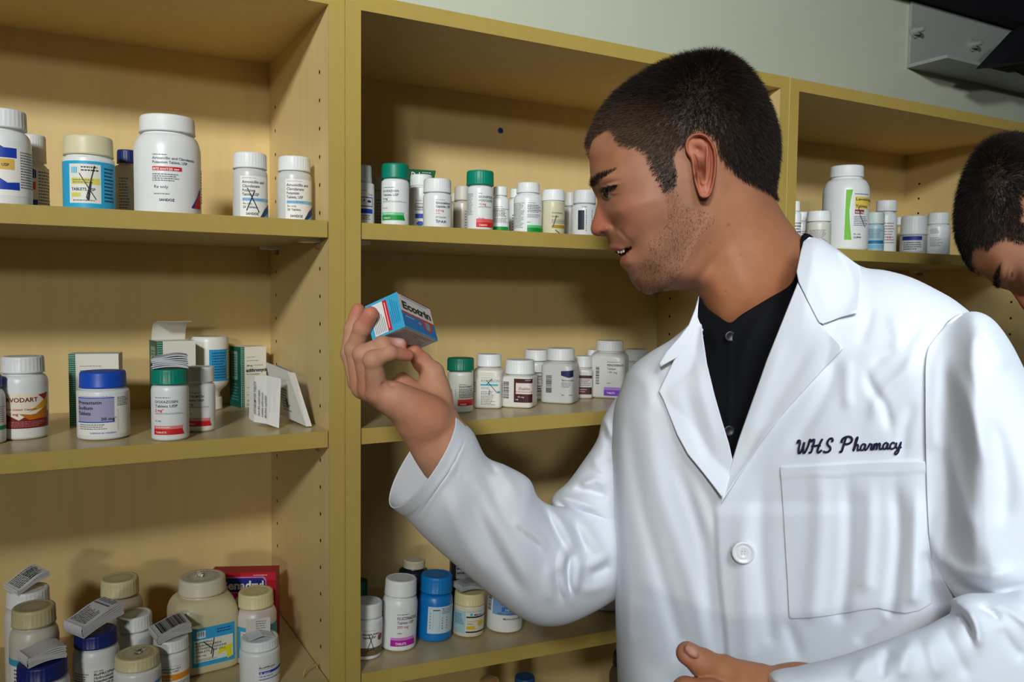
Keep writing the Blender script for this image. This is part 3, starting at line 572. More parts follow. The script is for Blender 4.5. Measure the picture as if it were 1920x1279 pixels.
bottle('cream translucent bottle with tan band and pen stroke on the middle top shelf', 1037, 357, 43, Y=.04, z=ZS1, cap=(1.0, .25), col=(208, 202, 174), sh=.02, neck=.95, items=[('r', -.05, .05, .55, .6, (206, 200, 168)), ('t', -.05, .46, .055, 'Diclofenac', K, .01, .5), ('t', -.05, .38, .055, 'Sodium', K, .01, .3), ('r', -.05, .14, .5, .21, (170, 140, 30)), ('s', [(.15, .42), (.0, .16)], .0005, K), ('s', [(.1, .1), (.3, .02)], .0005, K), ('g', -.05, .24, .5, .34, 3, GR)])
bottle('narrow grey striped bottle between the cream one and the barcode one', 1069, 361, 21, Y=.09, z=ZS1, cap=(.98, .3), capcol=(200, 200, 196), col=(176, 178, 176), sh=.03, items=[('b', -.4, .1, .4, .6, False)])
bottle('white bottle with black square and barcode in front of the nose, middle top shelf', 1096, 358, 48, Y=.035, z=ZS1, cap=(.88, .29), sh=.08, neck=.86, items=[('r', -.24, .13, -.0, .55, (36, 38, 52)), ('b', .06, .1, .3, .58, False), ('g', -.1, .6, .15, .64, 1, K), ('g', .5, .4, .6, .5, 2, K)])
# ---- middle bookcase, middle shelf
bottle('white bottle with green cap beside the raised wrist on the middle shelf', 863, 669, 48, ybot=775, cap=(1.06, .23), capcol=(10, 112, 86), col=(214, 214, 200), sh=.07, neck=.8, items=[('g', -.5, .3, -.42, .55, 5, GR), ('g', -.33, .3, -.3, .44, 4, GR), ('g', -.2, .3, -.17, .44, 4, GR), ('g', -.05, .51, .3, .53, 1, K), ('t', -.05, .465, .045, 'FINASTERIDE', K, .02, .55), ('g', -.05, .27, .5, .45, 6, K), ('r', -.1, .2, .5, .245, (215, 60, 60)), ('r', -.1, .13, .5, .2, RED), ('t', -.02, .145, .04, 'TABLETS', WH, .02, .25)])
bottle('square bottle with pale blue name and pen marks, second on the middle shelf', 916, 662, 54, ybot=767, cap=(.86, .23), col=(212, 208, 196), sq=True, sh=.07, neck=.86, yaw=-8, items=[('r', -.24, .05, .48, .6, (222, 220, 210)), ('g', -.2, .565, .2, .58, 1, GR), ('t', -.2, .49, .075, 'REMERON', (60, 140, 160), 0, .64), ('r', -.22, .425, .4, .46, (60, 170, 190)), ('g', -.2, .36, .1, .4, 2, GR), ('g', -.2, .06, .3, .33, 9, GR), ('r', .36, .29, .5, .33, (50, 160, 180)), ('s', [(0, .52), (.35, .3)], .0004, K), ('s', [(.18, .56), (.0, .45)], .0004, K), ('s', [(.1, .36), (.08, .25)], .0004, K), ('g', -.46, .3, -.36, .5, 6, GR)])
bottle('square bottle with maroon bordered label in the middle of the middle shelf', 974, 672, 59, ybot=766, cap=(.94, .3), sq=True, sh=.06, neck=.88, yaw=-14, col=(218, 216, 208), items=[('r', -.06, .12, .62, .62, (70, 22, 30)), ('r', .0, .3, .62, .53, (222, 212, 204)), ('t', .08, .385, .09, 'Enablex', K, 0, .4, .3), ('g', .0, .33, .6, .36, 1, (150, 60, 60)), ('g', .3, .58, .58, .6, 1, WH), ('t', .05, .225, .04, '15 mg', WH, .01, .2), ('g', .0, .16, .1, .2, 1, WH), ('b', -.42, .2, -.22, .55, False), ('r', -.5, .28, -.46, .52, (40, 40, 50))])
bottle('round bottle with black ruled label tucked behind the maroon-labelled one', 1005, 654, 44, ybot=750, cap=(1.05, .22), col=(214, 216, 214), sh=.08, neck=.8, items=[('r', -.2, .535, .6, .55, K), ('t', .05, .45, .065, 'mtriva', K, .01, .42), ('g', .0, .4, .4, .43, 1, GR), ('t', .05, .33, .045, 'No. 200 mg', K, 0, .4), ('g', .05, .15, .4, .3, 3, K), ('r', -.2, .09, .6, .1, K)])
bottle('square bottle with navy topped label and barcode on its side, middle shelf', 1050, 651, 62, ybot=758, cap=(.86, .22), sq=True, sh=.09, neck=.88, yaw=-16, col=(204, 206, 204), items=[('p', [(.16, .60), (.62, .62), (.62, .5), (.4, .48), (.16, .52)], (24, 36, 84)), ('t', .18, .42, .045, 'Simvastatin', K, .01, .45), ('g', .18, .3, .5, .4, 4, GR), ('b', -.3, .2, -.12, .52, False), ('g', .18, .15, .3, .18, 1, K), ('g', .42, .15, .6, .18, 1, K), ('g', -.48, .3, -.42, .56, 6, GR)])
bottle('small square bottle with dark maroon label right of the navy-labelled one', 1093, 666, 36, ybot=748, cap=(.9, .27), sq=True, sh=.07, neck=.88, col=(204, 204, 200), items=[('r', -.42, .1, .5, .55, (64, 26, 32)), ('r', -.38, .27, .5, .48, (200, 194, 190)), ('g', -.3, .3, .4, .46, 4, GR), ('g', -.35, .14, .3, .24, 2, (200, 160, 160))])
bottle('tall square fenofibrate bottle with purple band next to the coat on the middle shelf', 1142, 637, 66, ybot=748, cap=(.78, .18), sq=True, sh=.1, neck=.92, yaw=-10, col=(212, 214, 208), items=[('b', -.3, .25, -.2, .55, False), ('g', .02, .63, .4, .65, 1, K), ('t', .02, .565, .055, 'FENOFIBRATE', K, .02, .5), ('t', .02, .505, .05, 'Tablets', K, .01, .24), ('t', .02, .445, .05, '145 mg', (60, 60, 90), 0, .26), ('g', .02, .26, .15, .28, 1, K), ('r', -.06, .15, .4, .2, (165, 130, 215)), ('r', -.06, .05, .38, .15, PUR), ('t', .02, .085, .045, 'TABLETS', WH, .02, .22)])
bottle('white bottle glimpsed left behind the tall fenofibrate bottle', 1110, 655, 22, ybot=734, cap=(.9, .15), sh=.1, col=(200, 200, 192))
bottle('white bottle half hidden by the coat shoulder at the right of the middle shelf', 1190, 653, 48, ybot=744, cap=(.92, .25), sh=.05, neck=.9, col=(208, 210, 208))
# ---- middle bookcase, bottom (sagging) shelf
TL = .05
ZC3 = zs3
bottle('flecainide bottle with brown band and pen cross, against the stile on the lowest shelf', 684, 1117, 60, ybot=1241, z=ZC3, cap=(.94, .26), sh=.07, neck=.9, ribs=False, tilt=TL, lab=(-.5, .5, .1, .6), items=[('g', -.1, .53, .3, .545, 1, GR), ('t', -.1, .46, .05, 'Flecainide Acetate', K, .03, .55), ('t', -.1, .40, .05, 'Tablets USP', K, .03, .42), ('r', -.5, .08, .5, .22, (110, 96, 66)), ('r', -.5, .22, .5, .23, GR), ('p', [(.36, .36), (.42, .33), (.47, .36), (.47, .44), (.42, .46), (.36, .43)], (150, 70, 60)), ('s', [(.08, .48), (.26, .18)], .00042, K), ('s', [(.2, .46), (.02, .12)], .00042, K), ('s', [(.0, .16), (.2, .2)], .0005, K)])
bottle('fluconazole bottle with magenta band, left neighbour of the all-blue bottle', 746, 1074, 66, ybot=1225, z=ZC3, cap=(.91, .23), sh=.12, neck=.88, ribs=False, tilt=TL, items=[('g', -.06, .53, .35, .55, 1, K), ('t', -.06, .465, .06, 'FLUCONAZOLE', K, .02, .62), ('t', -.06, .405, .055, 'Tablets USP', K, .01, .5), ('t', -.06, .345, .055, '200 mg', (170, 40, 120), .01, .32), ('g', -.05, .26, .12, .28, 1, K), ('p', [(-.22, .17), (.42, .17), (.40, .215), (-.22, .205)], (205, 130, 205)), ('p', [(-.22, .08), (.44, .09), (.42, .17), (-.22, .17)], (176, 20, 160)), ('t', -.08, .105, .045, 'TABLETS', WH, .02, .3), ('g', -.47, .3, -.44, .55, 5, GR)])
bottle('all-blue bottle with white barcode label on the lowest shelf below the sleeve', 813, 1067, 65, ybot=1207, z=ZC3, cap=(.93, .26), capcol=(14, 120, 190), col=(14, 118, 196), sh=.14, neck=.8, tilt=TL, lab=(-.2, .52, .14, .56, (196, 214, 222)), items=[('b', -.05, .2, .14, .5, False), ('r', -.06, .5, .14, .515, K), ('g', .2, .44, .46, .54, 4, (60, 110, 150)), ('g', .2, .2, .24, .4, 5, GR), ('g', .32, .2, .36, .4, 5, GR), ('g', -.14, .2, -.11, .48, 6, GR)])
bottle('dark jar with pale cap in the shade behind the all-blue bottle', 772, 1043, 56, Y=.16, z=ZC3, cap=(.75, .14), capcol=(196, 188, 160), col=(20, 24, 44), sh=.05, neck=.9, tilt=TL)
i = bottle('bottle with cream ribbed cap and pale blue label, right of the all-blue bottle', 877, 1098, 58, ybot=1198, z=ZC3, cap=(1.0, .27), capcol=(210, 202, 150), col=(216, 208, 186), sh=.03, neck=.93, tilt=TL, lab=(-.5, .5, .1, .62, (160, 198, 206)), items=[('r', -.1, .1, .5, .6, (216, 214, 200)), ('t', .16, .52, .06, 'Mylan', K, .02, .3), ('r', .04, .52, .12, .58, LB), ('r', -.08, .47, .5, .505, K), ('t', -.06, .38, .055, 'Doxazosin', (205, 170, 40), .01, .4), ('t', -.06, .32, .04, 'Tablets', K, .01, .2), ('r', -.06, .2, .2, .28, (214, 180, 40)), ('p', [(.28, .3), (.34, .26), (.42, .28), (.45, .35), (.38, .42), (.30, .38)], (214, 180, 60)), ('r', -.08, .12, .5, .155, K), ('g', -.42, .3, -.15, .56, 7, (70, 110, 140))])
leaflet(i, 0, 0, 50, 0, 'crumpled clear wrapper leaflet on the cream cap beside the sleeve', .007, yaw=.1, tip=.12, lift=.004, col=(170, 176, 176), items=[('g', .2, .2, .9, .9, 4, GR)])
pb = onY(846, 1150, .14)
carton('medicine_carton', 'thin dark box standing behind the cream-capped bottle on the lowest shelf', (pb[0], .14, zs3(pb[0])+.0006), math.radians(-20), .026, .03, .098, (28, 22, 30), [('r', .25, .5, 1, .92, (140, 140, 140)), ('g', .3, .55, .9, .88, 5, K)])
bottle('white bottle with light blue 10 mg label disappearing under the sleeve', 945, 1083, 68, ybot=1190, z=ZC3, cap=(.9, .26), sh=.06, neck=.88, tilt=TL, items=[('r', -.34, .40, .56, .9, (120, 165, 215)), ('t', -.12, .62, .05, 'AND ACETAMINOPHEN', DK, .02, .5), ('r', -.1, .48, .4, .58, (50, 120, 205)), ('t', -.02, .495, .07, '10 mg', WH, .02, .3), ('g', -.2, .41, .4, .46, 2, DK), ('t', -.05, .30, .06, 'Mallinckrodt', K, .01, .5), ('b', -.46, .45, -.38, .8, False)])
bottle('white bottle base peeping under the elbow of the sleeve, lowest shelf', 1002, 1070, 54, ybot=1168, z=ZC3, cap=(.9, .26), sh=.06, tilt=TL)
bottle('white bottle base between the elbow and the coat front, lowest shelf', 1136, 1045, 66, ybot=1149, z=ZC3, cap=(.9, .26), sh=.06, tilt=TL)
bottle('sliver of a bottle with green cap behind the flecainide bottle by the stile', 668, 1083, 34, Y=.10, z=ZC3, cap=(.98, .25), capcol=(10, 100, 74), tilt=TL)
# ---- middle bookcase, below: tops of things on the fourth shelf
Z4 = -.74
bottle('tan cap just showing at the bottom photo edge below the lowest shelf', 916, 1266, 44, Y=.12, z=Z4, cap=(.9, .1), capcol=(190, 150, 100))
bottle('blue cap just showing at the bottom photo edge below the lowest shelf', 982, 1260, 44, Y=.12, z=Z4, cap=(.9, .1), capcol=(30, 70, 110))
bottle('dark capped bottle between the bookcase and the coat at the bottom of the photo', 1172, 1214, 66, Y=.10, z=Z4, cap=(.8, .1), capcol=(24, 24, 28), col=(92, 74, 58), sh=.1, ribs=False)
# ---- right bookcase, top shelf
bottle('narrow white bottle with yellow stripe right beside the neck on the right shelf', 1490, 378, 22, Y=.03, z=ZS1, cap=(.8, .22), sh=.05, items=[('g', -.3, .3, .5, .55, 4, K), ('r', -.4, .2, .5, .25, (220, 180, 40))])
bottle('white bottle partly behind the yellow-striped one by the collar on the right shelf', 1503, 398, 22, Y=.07, z=ZS1, cap=(.95, .25), sh=.05, items=[('g', -.3, .3, .5, .5, 4, GR)])
bottle('white bottle with small grey print left of the big lime-striped bottle', 1535, 397, 44, Y=.03, z=ZS1, cap=(.98, .28), col=(210, 208, 196), sh=.07, neck=.9, items=[('g', -.35, .1, .35, .5, 10, GR)])
bottle('tall white bottle with lime green stripe and yellow highlighted name, right shelf', 1584, 313, 82, Y=.055, z=ZS1, cap=(.73, .135), sh=.16, neck=.93, ribs=False, items=[
    ('p', [(-.01, .12), (.14, .12), (.10, .3), (.08, .45), (.10, .58), (.14, .70), (-.0, .70)], (110, 190, 40)), ('g', .18, .64, .46, .66, 1, K), ('r', .19, .53, .5, .62, (228, 200, 90)), ('t', .20, .575, .045, 'Levetiracetam', K, .02, .7), ('r', .19, .48, .46, .53, (228, 200, 90)), ('t', .20, .495, .045, 'Tablets', K, .02, .32), ('r', .19, .42, .38, .47, (150, 60, 60)), ('t', .2, .43, .03, '500 mg', WH, .02, .22),
    ('g', .18, .28, .47, .4, 6, GR), ('t', .18, .18, .022, 'Rx only', K, .01, .16), ('t', .18, .14, .026, 'LUPIN', K, .03, .17), ('s', [(.26, .5), (.3, .4), (.4, .27)], .0005, K)])
bottle('small pale blue bottle right of the lime-striped one', 1640, 399, 33, Y=.035, z=ZS1, cap=(.98, .3), capcol=(196, 208, 204), col=(170, 196, 204), sh=.05, neck=.9, items=[('g', -.4, .33, .4, .58, 7, (70, 110, 130)), ('r', -.45, .2, .45, .28, (30, 110, 160)), ('r', -.45, .08, .45, .17, (120, 180, 210))])
bottle('taller white bottle with orange print behind the small pale blue one', 1660, 377, 38, Y=.10, z=ZS1, cap=(.95, .2), sh=.08, neck=.8, items=[('g', -.1, .2, .4, .6, 8, (150, 120, 110)), ('t', .05, .3, .05, '75', (200, 60, 40), .02, .2)])
bottle('thin bottle edge with ochre side between the orange-print bottle and the blue-barred jar', 1684, 408, 20, Y=.13, z=ZS1, cap=(.98, .2), col=(190, 170, 110), sh=.05)
bottle('short clear jar with blue bar on its label on the right shelf', 1713, 406, 46, Y=.045, z=ZS1, cap=(1.0, .5), capcol=(214, 218, 216), col=(176, 182, 178), sh=.02, neck=.95, items=[('r', -.4, .36, .3, .46, (24, 50, 130)), ('r', -.42, .08, .34, .34, (196, 200, 196)), ('g', -.35, .1, .3, .32, 4, DK)])
bottle('white bottle with grey text touching the dark hair of the second person', 1758, 400, 42, Y=.04, z=ZS1, cap=(.88, .27), sh=.04, neck=.93, items=[('g', -.3, .5, .1, .62, 4, GR), ('g', -.3, .2, .2, .42, 6, GR)])
# ------------------------------------------------------------------ people: shaping tools
def dens(pts, step, closed=True):
    """Catmull-Rom resampling of a polyline"""
    P = np.array(pts, float); n = len(P); out = []
    rng = range(n if closed else n-1)
    for i in rng:
        p0, p1, p2, p3 = (P[(i-1) % n], P[i], P[(i+1) % n], P[(i+2) % n]) if closed else (P[max(i-1, 0)], P[i], P[i+1], P[min(i+2, n-1)])
        m = max(1, int(np.linalg.norm(p2-p1)/step))
        for k in range(m):
            t = k/m; out.append(.5*((2*p1)+(-p0+p2)*t+(2*p0-5*p1+4*p2-p3)*t*t+(-p0+3*p1-3*p2+p3)*t**3))
    if not closed: out.append(P[-1])
    return np.array(out)
def inside(Q, poly):
    Q = np.asarray(Q, float); x, y = Q[:, 0], Q[:, 1]; r = np.zeros(len(Q), bool); n = len(poly)
    for i in range(n):
        x0, y0 = poly[i]; x1, y1 = poly[(i+1) % n]
        if y0 == y1: continue
        c = ((y0 > y) != (y1 > y)) & (x < (x1-x0)*(y-y0)/(y1-y0)+x0); r ^= c
    return r
def segdist(Q, pts, closed=False):
    Q = np.asarray(Q, float); best = np.full(len(Q), 1e9); par = np.zeros(len(Q)); n = len(pts); m = n if closed else n-1
    L = [np.linalg.norm(np.subtract(pts[(i+1) % n], pts[i])) for i in range(m)]; tot = sum(L) or 1; acc = 0
    for i in range(m):
        a = np.array(pts[i], float); b = np.array(pts[(i+1) % n], float); ab = b-a; l2 = ab@ab or 1
        t = np.clip(((Q-a)@ab)/l2, 0, 1); d = np.linalg.norm(Q-(a+t[:, None]*ab), axis=1)
        k = d < best; best[k] = d[k]; par[k] = (acc+t[k]*L[i])/tot; acc += L[i]
    return best, par
class TPS:
    def __init__(s, P, v, reg=1e-3):
        P = np.array(P, float); s.sc = np.abs(P).max(); P = P/s.sc; n = len(P); d = np.linalg.norm(P[:, None]-P[None], axis=2)
        Kk = np.where(d > 0, d*d*np.log(d+1e-12), 0)+np.eye(n)*reg*1e-3; A = np.zeros((n+3, n+3)); A[:n, :n] = Kk; A[:n, n] = 1; A[:n, n+1:] = P; A[n:, :n] = A[:n, n:].T
        s.w = np.linalg.solve(A, np.r_[np.array(v, float), 0, 0, 0]); s.P = P
    def __call__(s, Q):
        Q = np.asarray(Q, float)/s.sc; out = np.zeros(len(Q)); n = len(s.P)
        for i in range(0, len(Q), 4000):
            q = Q[i:i+4000]; d = np.linalg.norm(q[:, None]-s.P[None], axis=2); Kk = np.where(d > 0, d*d*np.log(d+1e-12), 0)
            out[i:i+4000] = Kk@s.w[:n]+s.w[n]+q@s.w[n+1:]
        return out
from mathutils.geometry import delaunay_2d_cdt
def fill(poly, step, rings=(1.2, 3, 6, 10)):
    """triangulated polygon, denser towards its edge. returns pts, tris, number of boundary points"""
    B = np.array(poly, float); n = len(B)
    area_ = .5*np.sum(B[:, 0]*np.roll(B[:, 1], -1)-np.roll(B[:, 0], -1)*B[:, 1])
    if area_ < 0: B = B[::-1].copy()
    T_ = np.roll(B, -1, 0)-np.roll(B, 1, 0); T_ /= np.linalg.norm(T_, axis=1)[:, None]+1e-9; Nn = np.c_[-T_[:, 1], T_[:, 0]]
    pts = [B]
    for r in rings:
        R = B+Nn*r; dd, _ = segdist(R, B, True); ok = inside(R, B) & (dd > r*.85); pts.append(R[ok])
    last = rings[-1] if len(rings) else 0
    x0, y0 = B.min(0); x1, y1 = B.max(0); gx, gy = np.meshgrid(np.arange(x0, x1, step), np.arange(y0, y1, step*.87)); gx = gx+(np.arange(gy.shape[0]) % 2)[:, None]*step/2
    G = np.c_[gx.ravel(), gy.ravel()]; G = G[inside(G, B)]; dd, _ = segdist(G, B, True); G = G[dd > last+step*.5]; pts.append(G)
    A = np.vstack(pts)
    r = delaunay_2d_cdt([Vector(p) for p in A], [(i, (i+1) % n) for i in range(n)], [], 1, 1e-6)
    V = np.array([tuple(v) for v in r[0]]); F = [tuple(f) for f in r[2]]
    F = np.array([f for f in F if len(f) == 3])
    a, b, c = V[F[:, 0]], V[F[:, 1]], V[F[:, 2]]; cr = (b[:, 0]-a[:, 0])*(c[:, 1]-a[:, 1])-(b[:, 1]-a[:, 1])*(c[:, 0]-a[:, 0])
    F = F[np.abs(cr) > 1e-9]; cr = cr[np.abs(cr) > 1e-9]
    cen = V[F].mean(1); k = inside(cen, B); F = F[k]; cr = cr[k]
    F[cr > 0] = F[cr > 0][:, ::-1]       # image y is down: this winding faces the viewer
    dB, _ = segdist(V, B, True)
    return V, F, dB < 1e-3
def at_many(P, d):
    P = np.asarray(P, float); d = np.asarray(d, float)
    R = FW[None]+np.outer((P[:, 0]-960)/FPX, RT)-np.outer((P[:, 1]-639.5)/FPX, UP); return CAM[None]+R*d[:, None]
def folds(P, fl):
    """sum of fold heights (metres towards the viewer) at image points P"""
    P = np.asarray(P, float); h = np.zeros(len(P))
    for f in fl:
        if f[0] == 'step':     # cloth edge lying over cloth: everything on the right of the line is raised
            _, pts, wd, amp = f; q = dens(pts, 12, False); d, t = segdist(P, q); i = np.clip((t*(len(q)-1)).astype(int), 0, len(q)-2)
            a = q[i]; b = q[i+1]; s_ = np.sign((b[:, 0]-a[:, 0])*(P[:, 1]-a[:, 1])-(b[:, 1]-a[:, 1])*(P[:, 0]-a[:, 0]))
            y0, y1 = q[:, 1].min(), q[:, 1].max(); m = np.clip((P[:, 1]-y0)/25, 0, 1)
            h += amp*m*(.5-.5*np.tanh(s_*d/wd*1.5))*np.exp(-(np.maximum(0, -s_*d)/260)**2)
        else:
            pts, wd, amp = f[:3]; q = dens(pts, 15, False); x0, y0 = q.min(0)-3*wd; x1, y1 = q.max(0)+3*wd
            k = (P[:, 0] > x0) & (P[:, 0] < x1) & (P[:, 1] > y0) & (P[:, 1] < y1)
            if not k.any(): continue
            d, t = segdist(P[k], q); e = np.clip(np.minimum(t, 1-t)*4, 0, 1); tp = .15+.85*e*e*(3-2*e)
            if len(f) > 3: tp = np.where(t < .5, 1, tp) if f[3] == 'a' else np.where(t > .5, 1, tp)
            h[k] += 1.45*amp*.001*tp*np.exp(-(d/(wd*.82))**2)
    return h
def mesh_obj(name, V, F, mats, parent=None, cols=None, smooth=True, solid=0):
    me = bpy.data.meshes.new(name); me.from_pydata([tuple(v) for v in V], [], [tuple(int(i) for i in f) for f in F])
    if cols is not None:
        ca = me.color_attributes.new('Col', 'FLOAT_COLOR', 'POINT'); ca.data.foreach_set('color', np.c_[cols, np.ones(len(cols))].astype(np.float32).ravel())
    me.polygons.foreach_set('use_smooth', [smooth]*len(me.polygons)); me.materials.append(mats); me.update()
    o = bpy.data.objects.new(name, me); COL.objects.link(o)
    if parent: o.parent = parent; o.location = -Vector(parent.location)
    if solid: m_ = o.modifiers.new('thickness', 'SOLIDIFY'); m_.thickness = solid; m_.offset = -1
    return o
def relief(poly, near, mid, step, rings=(1.2, 3, 6, 10), back=True, hole=None):
    """closed body from an outline: near(P) and mirrored far side about mid(P)"""
    V, F, bd = fill(poly, step, rings); dn = near(V); dm = mid(V); dn = np.where(bd, dm, dn)
    if hole is not None: Ff = F[~inside(V[F].mean(1), hole)]
    else: Ff = F
    A = at_many(V, dn)
    if not back: return A, Ff, V, bd
    B = at_many(V, dm+(dm-dn)); n = len(A); idx = np.arange(n)+n; idx[bd] = np.arange(n)[bd]
    Fk = F if hole is None else F[~(inside(V[F].mean(1), hole) & (V[F].mean(1)[:, 1] < 600))]
    Fb = idx[Fk][:, ::-1]
    return np.vstack([A, B]), np.vstack([Ff, Fb]), V, bd
def roundness(poly, R, W):
    q = np.array(poly, float)
    def f(P):
        d, _ = segdist(P, q, True); t = np.clip(d/R, 0, 1); return W*np.sqrt(np.maximum(0, 1-(1-t)**2))
    return f
# signed distance modelling for hands (round cones with smooth unions), meshed with surface nets
def rcone(Q, a, b, ra, rb):
    a, b = np.array(a), np.array(b); ab = b-a; t = np.clip((Q-a)@ab/(ab@ab), 0, 1); return np.linalg.norm(Q-(a+t[:, None]*ab), axis=1)-(ra+(rb-ra)*t)
def smin(a, b, k):
    h = np.clip(.5+.5*(b-a)/k, 0, 1); return b+(a-b)*h-k*h*(1-h)
def surface_nets(f, lo, hi, h):
    lo, hi = np.array(lo), np.array(hi); n = np.ceil((hi-lo)/h).astype(int)+1
    ax_ = [lo[i]+h*np.arange(n[i]) for i in range(3)]; G = np.stack(np.meshgrid(*ax_, indexing='ij'), -1).reshape(-1, 3)
    v = np.concatenate([f(G[i:i+200000]) for i in range(0, len(G), 200000)]).reshape(n)
    s_ = v < 0; nx, ny, nz = n-1
    corner = [(i, j, k) for i in (0, 1) for j in (0, 1) for k in (0, 1)]
    cnt = sum(s_[i:i+nx, j:j+ny, k:k+nz].astype(int) for i, j, k in corner); act = (cnt > 0) & (cnt < 8); ids = -np.ones(act.shape, int); C = np.argwhere(act); ids[act] = np.arange(len(C))
    acc = np.zeros((len(C), 3)); w_ = np.zeros(len(C))
    edges = [(a, b) for a in corner for b in corner if sum(abs(x-y) for x, y in zip(a, b)) == 1 and a < b]
    for a, b in edges:
        va = v[C[:, 0]+a[0], C[:, 1]+a[1], C[:, 2]+a[2]]; vb = v[C[:, 0]+b[0], C[:, 1]+b[1], C[:, 2]+b[2]]; m = (va < 0) != (vb < 0)
        t = np.where(m, va/(va-vb+1e-20), 0); p = np.array(a)+t[:, None]*(np.array(b)-np.array(a)); acc[m] += p[m]; w_[m] += 1
    V = lo+(C+acc/w_[:, None])*h; F = []
    for ax3 in range(3):
        o = [np.array([0, 0, 0])]*2; e = np.zeros(3, int); e[ax3] = 1; u = np.zeros(3, int); u[(ax3+1) % 3] = 1; w3 = np.zeros(3, int); w3[(ax3+2) % 3] = 1
        sl0 = s_[:n[0]-e[0], :n[1]-e[1], :n[2]-e[2]]; sl1 = s_[e[0]:, e[1]:, e[2]:]; E_ = np.argwhere(sl0 != sl1)
        k = np.all(E_-u-w3 >= 0, axis=1) & np.all(E_ < np.array(act.shape), axis=1); E_ = E_[k]
        q = [ids[tuple((E_-d).T)] for d in (0*u, u, u+w3, w3)]; Q4 = np.stack(q, 1); fl = sl0[tuple(E_.T)]; Q4[~fl] = Q4[~fl][:, ::-1]
        Q4 = Q4[(Q4 >= 0).all(1)]; F.append(Q4)
    return V, np.vstack(F)
def C3(px, py, d): return at(px, py, d)

# ------------------------------------------------------------------ skin, hair and cloth materials
def skin_mat():
    m = mat('skin', .55, .28, attr=True, noise=(110, .13), bump=(1500, .12, .0004), sss=.06); return m
M['skin'] = skin_mat()
M['hair'] = mat('hair', .6, .16, attr=True)
M['coat'] = mat('white_twill', .92, .10, base=(226, 230, 237), bump=(2600, .10, .0002))
M['shirt'] = mat('black_cotton', .85, .15, base=(13, 14, 18), bump=(1800, .15, .0003))
M['thread'] = mat('navy_thread', .7, .3, base=(30, 24, 56))
M['button'] = mat('pearl_button', .25, .6, base=(222, 224, 226))
M['eye'] = mat('eyeball', .12, .6, attr=True)

HS = 2.459
def hp(x, y): return (1060+x/HS, 70+y/HS)
# profile outline in head units (skin, hair excluded)
SKULL = [(100, 540), (104, 480), (128, 420), (170, 345), (230, 275), (310, 212), (400, 158), (500, 116), (570, 98), (645, 86), (715, 90), (775, 112), (830, 152), (872, 205), (905, 260), (935, 325), (958, 390), (972, 455), (974, 530), (968, 615), (962, 690), (968, 740),
         (1005, 810), (1048, 870), (1094, 925), (1190, 1010), (1180, 1180), (1060, 1330), (880, 1420), (720, 1420), (655, 1330), (628, 1250), (612, 1200), (600, 1172),
         (545, 1166), (480, 1168), (430, 1178), (385, 1186), (345, 1170), (318, 1145), (300, 1118), (290, 1092), (276, 1072), (257, 1056), (250, 1036), (256, 1014), (246, 1000), (226, 992), (206, 982), (203, 966), (208, 950), (201, 934), (186, 918), (150, 917), (126, 908), (117, 885), (122, 856), (133, 822), (141, 790), (147, 760), (143, 738), (130, 712), (119, 686), (116, 655), (113, 610), (111, 570)]
HC = [(650, 400, 76), (500, 300, 68), (350, 350, 59), (250, 420, 49), (180, 480, 35), (800, 400, 70), (900, 450, 50), (650, 200, 55), (500, 190, 47), (800, 230, 46), (900, 600, 48), (800, 640, 60), (640, 130, 32), (380, 230, 34),
      (300, 550, 60), (240, 570, 52), (400, 560, 67), (500, 560, 71), (150, 570, 27), (190, 570, 40), (150, 630, 28), (190, 640, 43), (240, 640, 53), (150, 680, 25), (185, 672, 41), (225, 664, 50),
      (172, 712, 22), (195, 716, 33), (225, 716, 41), (255, 712, 49), (300, 690, 58), (350, 660, 64), (300, 770, 60), (255, 800, 51), (222, 800, 40), (200, 770, 27), (400, 740, 67), (500, 700, 70),
      (160, 740, 8), (165, 780, 8), (160, 820, 9), (180, 800, 15), (190, 830, 18), (148, 860, 11), (160, 885, 15), (190, 880, 18), (212, 868, 19), (230, 872, 26), (240, 840, 38), (160, 905, 12),
      (222, 950, 16), (240, 930, 25), (225, 975, 14), (255, 985, 21), (305, 968, 31), (330, 985, 38), (280, 920, 40), (330, 900, 50), (265, 1030, 16), (285, 1040, 26), (320, 1040, 34), (285, 1075, 14),
      (320, 1110, 20), (350, 1130, 24), (345, 1070, 33), (400, 1090, 40), (395, 1150, 28), (450, 1100, 46), (450, 1150, 34), (520, 1120, 45), (580, 1120, 46), (500, 1020, 55), (600, 950, 61), (400, 980, 52), (450, 880, 61), (560, 850, 66), (640, 860, 65), (690, 760, 64),
      (650, 1050, 54), (620, 1120, 46), (730, 960, 57), (800, 820, 58), (880, 760, 50), (700, 1180, 52), (850, 1050, 60), (950, 950, 52), (950, 1100, 58), (1050, 1050, 44), (850, 1250, 58), (720, 1300, 45), (1000, 1250, 50)]
def gau(P, x, y, sx, sy, a=0):
    dx, dy = P[:, 0]-x, P[:, 1]-y; c, s_ = math.cos(a), math.sin(a); u = dx*c+dy*s_; v = -dx*s_+dy*c; return np.exp(-(u/sx)**2-(v/sy)**2)
_ol = dens(SKULL, 26)
_tp = TPS([tuple(p) for p in _ol]+[(x, y) for x, y, _ in HC], [0]*len(_ol)+[w_*w_ for _, _, w_ in HC], reg=.02)
MOUTH = [(226, 990), (252, 984), (280, 972), (306, 965), (308, 972), (296, 985), (280, 1000), (262, 1012), (246, 1006)]
EYE = [(176, 705), (190, 699), (212, 692), (240, 685), (232, 699), (218, 709), (202, 713), (188, 711)]
